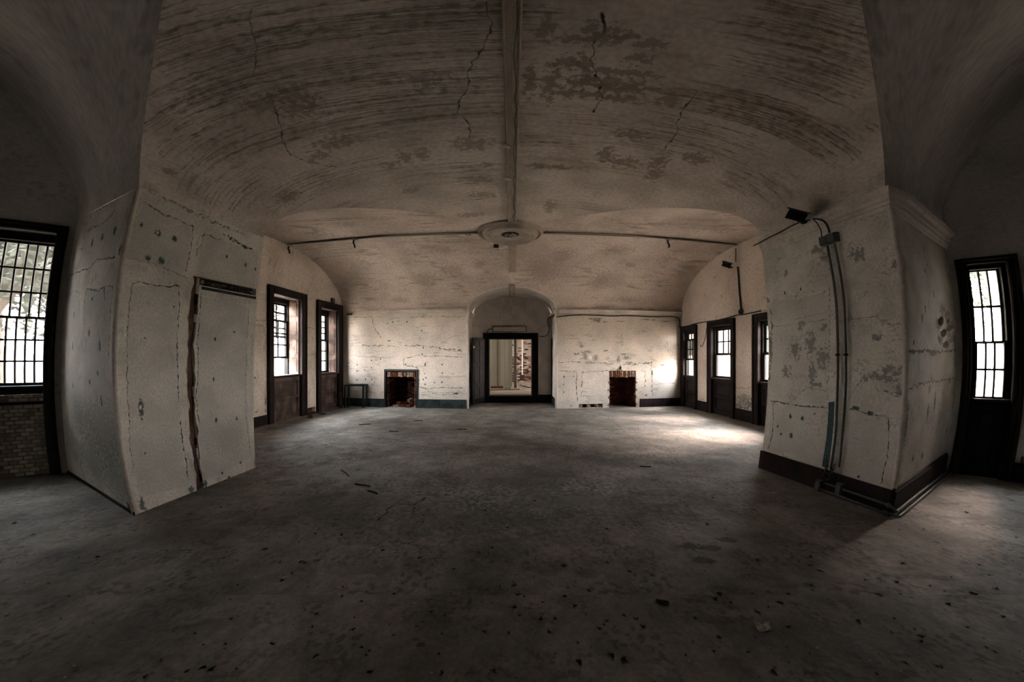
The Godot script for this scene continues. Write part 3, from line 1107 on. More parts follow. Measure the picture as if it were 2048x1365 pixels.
	c.crack(P.call([[395, 450], [398, 490]]), 4.0, CRACK, 0.9)
	for p in [[350, 275, 6, 13], [388, 257, 6, 12], [435, 230, 6, 14], [350, 490, 5, 8], [338, 618, 5, 14], [378, 668, 6, 18], [280, 550, 4, 10], [276, 670, 4, 16], [340, 803, 5, 9], [370, 770, 4, 8], [276, 820, 3, 14], [385, 880, 4, 20], [310, 300, 4, 4], [455, 300, 5, 18]]:
		c.blot(p[0] / 1.896, 340 + p[1] / 1.896, p[2] * 1.6, p[3] * 1.0, TEAL, 0.9, 0.7)
	for p in [[400, 1000, 160, 90], [350, 1100, 120, 90], [430, 1150, 90, 90], [310, 950, 80, 60]]:   # greyer patches with a ragged edge, low on the face
		c.blot(p[0] / 1.896, 340 + p[1] / 1.896, p[2], p[3], Color(0.46, 0.48, 0.46), 0.4, 1.2, 0.9)
	c.crack(P.call([[300, 780], [318, 950], [330, 1050], [350, 1150]]), 2.0, Color(0.62, 0.60, 0.57), 0.7, 0.6)
	c.blot(490 / 1.896, 340 + 1285 / 1.896, 10, 20, TEAL, 0.8, 0.8)
	m = paint(Color.WHITE, 0.9, c.texture(), 0.25)
	st = mb()
	var topf := func(u): return lerpf(HS, 3.3, u)
	wall_mesh(st, F, 0.0, 1.0, topf, [], 0.06, 3.3)
	done(st, "front_face", m, lp, true)
	# corner left rounded by many coats
	st = mb()
	var ed := []
	for k in 25:
		ed.append(V(edge_near(HS * k / 24.0, -1.0) - 0.012, HS * k / 24.0, DN + 0.012))
	tube(st, ed, 0.02, 10)
	done(st, "corner", M.plaster, lp, true)
	far_face(lp, -1.0)

	# ---- right pier
	var rp := thing("wall_pier_right", V(4.5, 0, 4.5), "white flaking plastered pier that carries conduits, a floodlight and a cornice", "pier", "", "structure")
	F = pier_inner.bind(1.0)
	c = canvas(576, 1024, 81, Color(0.79, 0.765, 0.725), Color(0.70, 0.68, 0.64), Color(0.45, 0.44, 0.41), 1.0, 0.4, F, r, Vector2(4.3, 1.5), 1.0)
	P = func(a): return crop(a, 1480, 360, 1.95)
	for q in [[[128, 870], [340, 890], [330, 1110], [105, 1040]], [[428, 895], [580, 925], [550, 1190], [400, 1150]], [[115, 490], [340, 440], [345, 700], [340, 860], [120, 820]]]:
		c.area(P.call(q), Color(0.68, 0.665, 0.635), 0.45)
	c.crack(P.call([[120, 862], [165, 870], [220, 880], [270, 885], [340, 890]]), 4.0, TEAL, 0.95)
	c.crack(P.call([[128, 865], [130, 930], [125, 1000], [110, 1050]]), 3.0, TEAL, 0.85)
	c.crack(P.call([[428, 893], [460, 900], [500, 915], [580, 925], [580, 1000], [575, 1080], [550, 1190]]), 2.0, CRACK, 0.75)
	c.crack(P.call([[430, 545], [470, 540], [535, 530]]), 1.4, CRACK, 0.7)
	c.crack(P.call([[570, 565], [610, 562], [640, 565]]), 1.4, CRACK, 0.7)
	c.crack(P.call([[440, 735], [470, 755], [475, 780], [440, 830]]), 1.4, CRACK, 0.6)
	c.crack(P.call([[530, 810], [560, 830], [600, 832], [640, 840]]), 2.0, CRACK, 0.7, 1.6)
	c.crack(P.call([[195, 870], [225, 840], [265, 810], [340, 825]]), 1.2, CRACK, 0.6)
	c.crack(P.call([[115, 500], [125, 560], [120, 700], [115, 780]]), 5.0, Color(0.36, 0.35, 0.33), 0.55, 2.4)
	c.crack(P.call([[345, 400], [350, 560], [345, 700], [340, 860]]), 3.0, Color(0.45, 0.44, 0.41), 0.6, 1.5)
	c.crack(P.call([[210, 545], [280, 530], [340, 515]]), 1.0, CRACK, 0.5)
	c.crack(P.call([[130, 575], [230, 560], [340, 545]]), 1.2, CRACK, 0.45)
	for p in [[215, 665, 26, 36], [275, 640, 22, 50], [325, 690, 24, 44], [180, 745, 22, 28], [285, 760, 16, 60], [240, 570, 16, 20], [300, 275, 34, 18], [330, 300, 18, 14], [460, 290, 30, 26], [530, 615, 18, 14], [590, 745, 34, 18], [620, 820, 18, 20], [555, 770, 40, 20], [490, 775, 14, 12], [310, 800, 18, 10], [180, 365, 10, 12], [325, 575, 14, 14], [120, 650, 10, 60], [605, 330, 10, 18], [110, 470, 10, 12]]:
		c.blot(1480 + p[0] / 1.95, 360 + p[1] / 1.95, p[2] * 0.95, p[3] * 0.85, Color(0.45, 0.445, 0.42), 0.75, 1.3, 0.6)
	for p in [[175, 440, 5, 8], [237, 425, 5, 8], [197, 922, 6, 12], [245, 932, 7, 10], [160, 992, 6, 6], [200, 998, 7, 12], [148, 962, 5, 5], [290, 912, 5, 5], [463, 1158, 5, 7], [450, 890, 14, 8], [510, 910, 10, 6]]:
		c.blot(1480 + p[0] / 1.95, 360 + p[1] / 1.95, p[2] * 0.9, p[3] * 0.9, TEAL, 0.9, 0.7)
	c.area(P.call([[347, 868], [370, 865], [362, 1000], [345, 1125], [320, 1118], [338, 1000]]), Color(0.19, 0.27, 0.28), 0.97, 0.1)
	m = paint(Color.WHITE, 0.9, c.texture(), 0.25)
	st = mb()
	wall_mesh(st, F, DN, DF, HS, [], 0.07, HS)
	done(st, "inner_face", m, rp, true)
	F = pier_front.bind(1.0)
	c = canvas(576, 1024, 85, Color(0.79, 0.765, 0.725), Color(0.70, 0.68, 0.64), Color(0.45, 0.44, 0.41), 1.0, 0.4, F, [0.0, 1.0, 0.0, 3.15], Vector2(0.5, 1.5), 3.0)
	P = func(a): return crop(a, 1760, 340, 1.896)
	c.crack(P.call([[105, 690], [150, 685], [190, 690], [230, 690], [285, 685]]), 5.0, Color(0.30, 0.28, 0.26), 0.85, 2.2)
	c.crack(P.call([[105, 840], [130, 820], [180, 805], [230, 800], [285, 790]]), 4.0, Color(0.33, 0.32, 0.30), 0.75, 2.2)
	for p in [[238, 530, 16, 30], [222, 590, 12, 30], [258, 570, 12, 30], [262, 625, 12, 22], [230, 640, 14, 24], [250, 665, 20, 14], [200, 695, 18, 12]]:
		c.blot(1760 + p[0] / 1.896, 340 + p[1] / 1.896, p[2] * 2.1, p[3] * 0.8, Color(0.26, 0.24, 0.225), 0.9, 0.9, 0.9)
	for p in [[232, 620, 10, 16], [255, 600, 8, 14], [245, 550, 6, 16], [262, 640, 8, 10]]:
		c.blot(1760 + p[0] / 1.896, 340 + p[1] / 1.896, p[2] * 2.0, p[3] * 0.9, Color(0.82, 0.79, 0.76), 0.95, 0.5)
	for p in [[160, 560, 5, 16], [172, 525, 4, 14], [128, 655, 4, 10], [125, 690, 10, 8], [150, 690, 10, 6], [182, 915, 5, 24], [208, 880, 5, 44], [188, 830, 4, 16], [125, 1095, 5, 12], [160, 1085, 5, 14], [170, 385, 4, 8], [165, 300, 3, 10], [205, 470, 3, 20], [195, 790, 4, 10], [265, 800, 8, 10], [100, 960, 5, 60]]:
		c.blot(1760 + p[0] / 1.896, 340 + p[1] / 1.896, p[2] * 1.8, p[3], Color(0.33, 0.33, 0.31), 0.8, 0.8)
	m = paint(Color.WHITE, 0.9, c.texture(), 0.25)
	st = mb()
	topf = func(u): return lerpf(HS, 3.1, u)
	wall_mesh(st, F, 0.0, 1.0, topf, [], 0.06, 3.15)
	done(st, "front_face", m, rp, true)
	# curled flakes still hanging on the bare patch
	for p in [[232, 615], [254, 598], [246, 548], [263, 642], [222, 570], [240, 660], [268, 580]]:
		var q := find(F, 1760 + p[0] / 1.896, 340 + p[1] / 1.896, 0.7, 1.6)
		st = mb()
		var a := rng.randf_range(0.018, 0.032)
		var b := rng.randf_range(0.05, 0.09)
		var o0: Vector3 = F.call(q.x - a, q.y, 0.004)
		quad(st, F.call(q.x - a, q.y - b * 0.7, 0.004), F.call(q.x, q.y - b, 0.016), F.call(q.x + a * 0.2, q.y + b * 0.6, 0.02), o0)
		quad(st, F.call(q.x, q.y - b, 0.016), F.call(q.x + a, q.y - b * 0.5, 0.03), F.call(q.x + a * 0.8, q.y + b * 0.3, 0.034), F.call(q.x + a * 0.2, q.y + b * 0.6, 0.02))
		done(st, "flake", M.plaster, rp)
	st = mb()
	ed = []
	for k in 25:
		var h := 0.24 + (HS - 0.24) * k / 24.0
		ed.append(V(edge_near(h, 1.0) + 0.012, h, DN + 0.012))
	tube(st, ed, 0.02, 10)
	done(st, "corner", M.plaster, rp, true)
	far_face(rp, 1.0)

func far_face(parent: Node3D, s: float) -> void:
	var F := func(u, h, n): return V(lerpf(edge_far(h, s), s * 5.62, u), h, DF + n)
	var st := mb()
	wall_mesh(st, F, 0.0, 1.0, HS, [], 0.25, HS)
	done(st, "far_face", M.plaster, parent, true)

# far side walls: u = d
func far_left(u: float, h: float, n: float) -> Vector3:
	return V(far_x(u, -1.0) + n, h, u)

func far_right(u: float, h: float, n: float) -> Vector3:
	return V(far_x(u, 1.0) - n, h, u)

func far_top(d: float, s: float) -> float:
	var x := far_x(d, s)
	var z := crown(x)
	if d < z:
		return HS + (HC - HS) * sqrt(maxf(0.0, 1.0 - pow((z - d) / (z - DF), 2.0)))
	return HB + (HC - HB) * sqrt(maxf(0.0, 1.0 - pow(minf(1.0, (d - z) / (back(x) - z)), 2.0)))

# [u0, u1] of the casings
const WIN_L := [[8.36, 9.74], [10.24, 11.50]]
const WIN_R := [[7.30, 8.42], [9.10, 10.17], [10.74, 11.54]]

func side_walls() -> void:
	var ops := []
	for w in WIN_L:
		ops.append([w[0] + 0.15, w[1] - 0.15, 0.0, 2.97, 0.5])
	ops.append([9.79, 10.19, 0.0, 0.16, 0.1])
	var c := canvas(1024, 640, 91, Color(0.80, 0.75, 0.70), Color(0.71, 0.665, 0.615), Color(0.50, 0.46, 0.42), 1.0, 0.35, far_left, [DF, 11.62, 0.0, 4.25], Vector2(9.8, 1.6), 3.0)
	var P := func(a): return crop(a, 500, 540, 4.265)
	c.crack(P.call([[35, 470], [80, 475], [120, 490], [125, 560]]), 1.4, CRACK, 0.6)
	c.crack(P.call([[35, 430], [140, 435]]), 3.0, Color(0.55, 0.51, 0.47), 0.6, 0.5)
	c.crack(P.call([[452, 490], [500, 495], [545, 510]]), 2.0, Color(0.35, 0.33, 0.30), 0.7)
	c.crack(P.call([[445, 735], [500, 728], [545, 725]]), 1.6, Color(0.30, 0.28, 0.26), 0.7)
	c.crack(P.call([[460, 240], [520, 245], [560, 250]]), 2.0, Color(0.45, 0.42, 0.39), 0.6)
	c.crack(P.call([[45, 90], [100, 110], [160, 120]]), 2.0, Color(0.5, 0.47, 0.43), 0.5)
	for p in [[15, 610, 4, 10], [42, 920, 4, 4], [130, 1120, 5, 20], [50, 1215, 6, 4], [500, 840, 3, 5], [130, 1200, 4, 10], [470, 1110, 4, 4]]:
		c.blot(500 + p[0] / 4.265, 540 + p[1] / 4.265, p[2] * 0.7, p[3] * 0.7, TEAL, 0.8, 0.8)
	var st := mb()
	var top := func(u): return far_top(u, -1.0) + 0.3
	wall_mesh(st, far_left, DF, 11.62, top, ops, 0.12, 4.25)
	var wl := done(st, "wall_left", paint(Color.WHITE, 0.9, c.texture(), 0.2), null, true)
	tag(wl, "cream plastered end wall under the far arch, with two tall windows", "wall", "", "structure")
	st = mb()
	wall_mesh(st, far_left, DF, 11.62, 4.3, ops.slice(0, 2), 0.4, 4.3, -0.5, false)
	done(st, "outer_face", M.plaster, wl)
	bricks(wl, far_left, 9.79, 10.19, 0.0, 0.16, 0.2, 0.08, -0.1, -0.06, M.bricks)
	# right
	ops = []
	for w in WIN_R:
		ops.append([w[0] + 0.1, w[1] - 0.1, 0.0, 2.35, 0.45])
	c = canvas(1024, 640, 95, Color(0.80, 0.745, 0.695), Color(0.72, 0.67, 0.62), Color(0.50, 0.46, 0.42), 1.0, 0.25, far_right, [DF, 11.62, 0.0, 4.25], Vector2(9.5, 1.6), 3.0)
	P = func(a): return crop(a, 1340, 480, 3.59)
	for p in [[320, 270, 4, 6], [395, 183, 3, 4], [372, 405, 3, 10], [225, 318, 3, 3], [430, 120, 3, 6]]:
		c.blot(1340 + p[0] / 3.59, 480 + p[1] / 3.59, p[2] * 0.8, p[3] * 0.8, Color(0.4, 0.37, 0.34), 0.7, 0.7)
	for p in [[530, 1150, 40, 22], [500, 1190, 30, 12], [570, 1180, 26, 18], [540, 1205, 40, 8]]:
		c.blot(1340 + p[0] / 3.59, 480 + p[1] / 3.59, p[2], p[3] * 0.8, Color(0.42, 0.42, 0.40), 0.75, 1.4, 1.2)
	c.crack(P.call([[455, 1060], [520, 1065], [600, 1060]]), 1.2, CRACK, 0.5)
	c.crack(P.call([[210, 1150], [240, 1145]]), 1.6, CRACK, 0.5)
	st = mb()
	top = func(u): return far_top(u, 1.0) + 0.3
	wall_mesh(st, far_right, DF, 11.62, top, ops, 0.12, 4.25)
	var wr := done(st, "wall_right", paint(Color.WHITE, 0.9, c.texture(), 0.2), null, true)
	tag(wr, "cream plastered end wall under the far arch, with three dark-cased windows", "wall", "", "structure")
	st = mb()
	wall_mesh(st, far_right, DF, 11.62, 4.3, ops, 0.4, 4.3, -0.45, false)
	done(st, "outer_face", M.plaster, wr)
	# near side walls
	for s in [-1.0, 1.0]:
		var L := lunette(s)
		var us := []
		var hs := []
		for q in L:
			us.append(q[0])
			hs.append(q[1])
		var tf := func(u): return lin(u, us, hs) + 0.3
		var o2 := [[0.14, 0.78, 0.0, 3.08, 0.4]] if s < 0.0 else [[0.13, 0.47, 0.0, 2.68, 0.4]]
		st = mb()
		var F := near_wall.bind(s)
		wall_mesh(st, F, 0.0, near_wall_len(s), tf, o2, 0.3, 6.0, 0.0, true, us)
		var w := done(st, "wall_front_left" if s < 0.0 else "wall_front_right", M.near_plaster, null, true)
		tag(w, "dim plastered wall around the large many-paned window with bare bricks below" if s < 0.0 else "dim plastered wall around the dark-cased window beside the pier", "wall", "", "structure")
		st = mb()
		wall_mesh(st, F, 0.0, near_wall_len(s), 6.0, o2, 0.5, 6.0, -0.4, false)
		done(st, "outer_face", M.plaster, w)
	# wall behind the camera
	st = mb()
	var R := func(u, h, n): return V(u, h, -2.57 + n)
	wall_mesh(st, R, -7.1, 7.1, 6.0, [], 1.0, 6.0)
	wall_mesh(st, R, -7.1, 7.1, 6.0, [], 1.0, 6.0, -0.4, false)
	tag(done(st, "wall_behind", M.plaster), "plain plastered wall closing the near bay", "wall", "", "structure")
	st = mb()
	box(st, V(0, 6.15, 5.0), Vector3(15.5, 0.3, 16.5))
	tag(done(st, "roof", M.plaster), "flat roof slab above the vaults", "roof", "", "structure")
	# back wall, left and right of the alcove
	back_wall()

func back_f(u: float, h: float, n: float) -> Vector3:
	return V(u, h, back(u) - n)

const FIRE := [[-3.82, -2.80, 1.11], [2.88, 3.72, 1.10]]   # x0, x1, height of the openings

func back_wall() -> void:
	var c := canvas(1792, 576, 101, Color(0.79, 0.745, 0.70), Color(0.71, 0.675, 0.635), Color(0.52, 0.485, 0.45), 4.0, 0.4, back_f, [-5.3, 5.3, 0.0, HB], Vector2(0, 1.5))
	var P := func(a): return crop(a, 680, 600, 5.687)
	c.crack(P.call([[250, 525], [300, 520], [360, 525], [440, 528], [500, 520]]), 2.2, CRACK, 0.8, 1.8)
	c.crack(P.call([[540, 528], [600, 530], [660, 528]]), 1.6, CRACK, 0.7, 1.8)
	c.crack(P.call([[720, 520], [780, 518], [860, 520], [950, 525], [1060, 535], [1110, 545]]), 2.0, CRACK, 0.8, 1.5)
	c.crack(P.call([[1110, 545], [1160, 555], [1220, 558], [1300, 562], [1380, 565]]), 3.6, Color(0.32, 0.32, 0.29), 0.8, 2.0)
	c.crack(P.call([[1220, 580], [1300, 582], [1380, 590]]), 2.4, Color(0.32, 0.32, 0.29), 0.7, 1.8)
	c.crack(P.call([[370, 215], [375, 260], [390, 320], [430, 375], [460, 430]]), 2.0, CRACK, 0.8)
	c.crack(P.call([[45, 195], [120, 198], [200, 195], [280, 200], [370, 195]]), 2.6, Color(0.40, 0.38, 0.35), 0.7, 0.6)
	c.crack(P.call([[735, 195], [820, 200], [900, 190], [1000, 200], [1100, 190], [1250, 195], [1370, 200]]), 2.0, Color(0.36, 0.35, 0.32), 0.7, 1.8)
	c.crack(P.call([[65, 640], [140, 635], [220, 640], [290, 650], [440, 655], [590, 655]]), 1.2, CRACK, 0.5)
	c.crack(P.call([[1385, 655], [1250, 645], [1130, 640], [970, 642], [870, 632], [820, 645], [790, 660], [725, 662], [722, 745], [770, 750], [850, 762], [890, 790], [903, 830], [898, 930], [890, 990], [930, 1000], [1000, 1015], [1080, 1002], [1200, 1000], [1390, 1008]]), 2.2, Color(0.12, 0.18, 0.17), 0.9, 0.8)
	c.crack(P.call([[1000, 1045], [1080, 1060], [1180, 1060], [1290, 1055]]), 2.6, Color(0.35, 0.35, 0.33), 0.7, 1.6)
	c.crack(P.call([[925, 1080], [1050, 1070], [1150, 1080], [1290, 1080]]), 1.4, CRACK, 0.6)
	c.crack(P.call([[1150, 500], [1200, 465], [1260, 430], [1320, 410], [1390, 402]]), 1.2, Color(0.40, 0.38, 0.35), 0.6)
	c.crack(P.call([[85, 1035], [250, 1045], [390, 1055], [398, 1110]]), 1.4, CRACK, 0.7)
	c.crack(P.call([[300, 972], [395, 970], [395, 900]]), 1.4, CRACK, 0.6)
	c.blot(680 + 1320 / 5.687, 600 + 1068 / 5.687, 14, 7, CRACK, 0.7, 1.0)
	for p in [[100, 718], [193, 738], [193, 810], [193, 912], [358, 690], [358, 772], [280, 797], [362, 905], [288, 905], [460, 672], [967, 728], [967, 745], [1160, 737], [963, 838], [1165, 832], [978, 886], [945, 905], [1070, 938], [1160, 936], [968, 962], [600, 250], [540, 270], [760, 247], [930, 350], [945, 548], [935, 620], [745, 735]]:
		c.blot(680 + p[0] / 5.687, 600 + p[1] / 5.687, 3.6, 4.6, Color(0.20, 0.25, 0.24), 0.85, 0.7)
	c.blot(680 + 555 / 5.687, 600 + 462 / 5.687, 8, 5, CRACK, 0.7, 1.2)
	P = func(a): return crop(a, 1100, 600, 5.687)
	c.crack(P.call([[100, 710], [160, 712], [230, 705], [300, 708], [365, 712]]), 5.0, Color(0.48, 0.46, 0.42), 0.8, 0.8)
	c.crack(P.call([[540, 720], [620, 720], [680, 730], [740, 725]]), 4.0, Color(0.42, 0.40, 0.37), 0.7, 2.0)
	c.crack(P.call([[840, 740], [920, 735], [1000, 730], [1080, 725], [1160, 715]]), 4.0, Color(0.42, 0.40, 0.37), 0.7, 2.2)
	for p in [[400, 640, 14, 30], [520, 660, 14, 26], [430, 590, 22, 12], [460, 715, 30, 10], [380, 600, 14, 14]]:
		c.blot(1100 + p[0] / 5.687, 600 + p[1] / 5.687, p[2] * 0.8, p[3] * 0.6, Color(0.45, 0.43, 0.39), 0.7, 1.2, 1.5)
	c.blot(1100 + 455 / 5.687, 600 + 655 / 5.687, 12, 13, Color(0.84, 0.79, 0.74), 0.9, 0.6)
	for p in [[540, 235, 22, 12], [560, 215, 30, 6], [480, 215, 24, 5], [620, 250, 18, 4], [800, 245, 26, 5], [1090, 225, 30, 6], [1170, 230, 18, 5], [1310, 245, 30, 5], [1420, 232, 18, 4], [360, 525, 14, 9], [300, 615, 20, 8], [630, 575, 12, 8], [830, 620, 18, 6], [870, 660, 22, 14], [900, 720, 20, 10], [1100, 720, 20, 8], [1280, 742, 14, 7], [1360, 765, 14, 6], [780, 680, 10, 26]]:
		c.blot(1100 + p[0] / 5.687, 600 + p[1] / 5.687, p[2] * 0.8, p[3] * 0.7, Color(0.40, 0.38, 0.34), 0.75, 1.3, 1.2)
	c.crack(P.call([[105, 808], [180, 812], [300, 822], [305, 880], [298, 950], [308, 1050], [312, 1160]]), 2.0, CRACK, 0.85)
	c.crack(P.call([[365, 1000], [360, 900], [368, 825], [430, 820], [490, 822], [560, 812], [690, 808]]), 2.0, CRACK, 0.85)
	c.crack(P.call([[360, 1040], [350, 1100]]), 2.0, Color(0.4, 0.39, 0.36), 0.7)
	c.crack(P.call([[1030, 808], [1085, 815], [1085, 900], [1075, 990]]), 1.8, CRACK, 0.8)
	c.crack(P.call([[1155, 700], [1148, 760], [1155, 830], [1160, 960], [1165, 1090]]), 2.0, CRACK, 0.7)
	c.crack(P.call([[1165, 965], [1220, 962], [1430, 945]]), 1.2, CRACK, 0.6)
	c.crack(P.call([[775, 600], [890, 600]]), 1.4, Color(0.84, 0.8, 0.75), 0.8, 0.4)
	c.crack(P.call([[820, 400], [818, 540]]), 2.0, Color(0.40, 0.38, 0.34), 0.6, 1.6)
	c.crack(P.call([[1315, 545], [1310, 510], [1325, 485], [1340, 490], [1335, 530]]), 2.0, Color(0.36, 0.34, 0.30), 0.8)
	for p in [[155, 875, 3, 6], [155, 965, 3, 5], [153, 1052, 3, 4], [268, 872, 3, 4], [240, 1205, 3, 3], [1160, 830, 4, 16], [1090, 1088, 5, 4]]:
		c.blot(1100 + p[0] / 5.687, 600 + p[1] / 5.687, p[2], p[3], Color(0.18, 0.2, 0.19), 0.85, 0.7)
	var m := paint(Color.WHITE, 0.9, c.texture(), 0.2)
	var st := mb()
	var ops := [[-AW, AW, 0.0, HB, 0.0]]
	for f in FIRE:
		ops.append([f[0], f[1], 0.0, f[2], 0.25])
	ops.append([1.96, 2.68, 0.012, 0.125, 0.12])
	wall_mesh(st, back_f, -5.3, 5.3, HB, ops, 0.15, HB)
	var w := done(st, "wall_back", m, null, true)
	tag(w, "long cream plastered wall with two fireplaces and ghost panel lines", "wall", "", "structure")
	# bared lumps in the hole where the baseboard was
	for k in 6:
		var b := mb()
		var u := 1.97 + k * 0.118
		fbox(b, back_f, u + 0.004, u + 0.104, 0.012, 0.012 + [0.09, 0.06, 0.10, 0.075, 0.095, 0.05][k], -0.12, [-0.03, -0.09, -0.02, -0.08, -0.03, -0.05][k], 0.012)
		done(b, "brick", M.lintel[[0, 3, 2, 3, 0, 2][k]], w)
	st = mb()
	fbox(st, back_f, 1.94, 2.70, 0.0, 0.13, -0.16, -0.118, 0.0)
	done(st, "hole_back", M.soot, w)

func far_windows() -> void:
	var o := {"wood": M.dark_wood, "lining": M.shutter, "shutters": true, "shutter": M.shutter, "apronmat": M.grey_wood, "sashmat": M.black_wood, "cols": 3, "rows_up": 4, "rows_low": 3, "lift": 0.40, "mid": 1.98, "head": 0.12, "bar": 0.019}
	window("window_1", "tall sash window with raised lower sash and pale panelled shutters", far_left, 8.36, 9.74, 0.17, 3.12, 1.07, 0.34, o)
	var o2 := o.duplicate()
	o2.lift = 0.0
	o2.glass = M.dimming_glass
	window("window_2", "tall closed sash window with pale shutters beside the back wall corner", far_left, 10.24, 11.50, 0.18, 3.07, 1.05, 0.32, o2)
	var b := {"wood": M.dark_wood, "lining": M.dark_wood, "apronmat": M.dark_wood, "sashmat": M.black_wood, "cols": 3, "rows_up": 2, "rows_low": 0, "head": 0.07, "bar": 0.018, "mid": 1.56}
	window("window_3", "dark-cased window half hidden behind the pier with conduits", far_right, WIN_R[0][0], WIN_R[0][1], 0.15, 2.45, 0.96, 0.08, b)
	window("window_4", "dark-cased window with six small panes over one large cloudy pane", far_right, WIN_R[1][0], WIN_R[1][1], 0.14, 2.45, 0.96, 0.08, b.merged({"glass": M.dusty}))
	window("window_5", "narrow dark-cased window tight in the back wall corner, lower sash raised", far_right, WIN_R[2][0], WIN_R[2][1], 0.12, 2.43, 0.96, 0.07, b.merged({"lift": 0.45, "rows_low": 2, "rows_up": 3, "glass": M.dusty}, true))

func near_windows() -> void:
	var F := near_wall.bind(-1.0)
	var o := {"wood": M.black_wood, "lining": M.shutter, "apron": false, "sashmat": M.black_wood, "cols": 6, "rows_up": 3, "rows_low": 3, "head": 0.10, "glass": M.dimming_glass, "bar": 0.008, "flat": 1.5, "rail": 0.03, "foot": 0.0, "mid": 1.99}
	window("window_6", "large many-paned window with black casing over a limewashed brick apron", F, 0.06, 0.86, 0.085, 3.16, 1.14, 0.16, o)
	# brick apron under it
	var ap := thing("wall_apron", F.call(0.45, 0.0, 0.0), "limewashed brick apron under the large many-paned window", "wall", "", "structure")
	var st := mb()
	fbox(st, F, 0.14, 0.78, 0.0, 1.02, -0.30, -0.075, 0.0, 6)
	done(st, "backing", M.mortar, ap)
	bricks(ap, F, 0.145, 0.775, 0.0, 0.90, 0.085, 0.050, -0.10, -0.055, M.limewash, 0.008)
	st = mb()
	fbox(st, F, 0.14, 0.78, 0.90, 0.935, -0.10, -0.03, 0.006)
	done(st, "ledge", M.black_wood, ap)
	bricks(ap, F, 0.145, 0.775, 0.935, 1.03, 0.085, 0.047, -0.10, -0.06, [M.limewash[0], M.limewash[3], M.limewash[2]], 0.008)
	st = mb()
	fbox(st, F, 0.14, 0.78, 1.03, 1.10, -0.12, -0.02, 0.006)
	done(st, "ledge", M.black_wood, ap)
	F = near_wall.bind(1.0)
	var b := {"wood": M.dark_wood, "apronmat": M.black_wood, "sashmat": M.black_wood, "cols": 3, "rows_up": 2, "rows_low": 2, "head": 0.06, "proud": 0.02, "bar": 0.008, "flat": 1.7, "rail": 0.02, "mid": 1.67}
	window("window_7", "dark-cased six over six window beside the right pier", F, 0.065, 0.535, 0.07, 2.74, 0.98, 0.05, b)

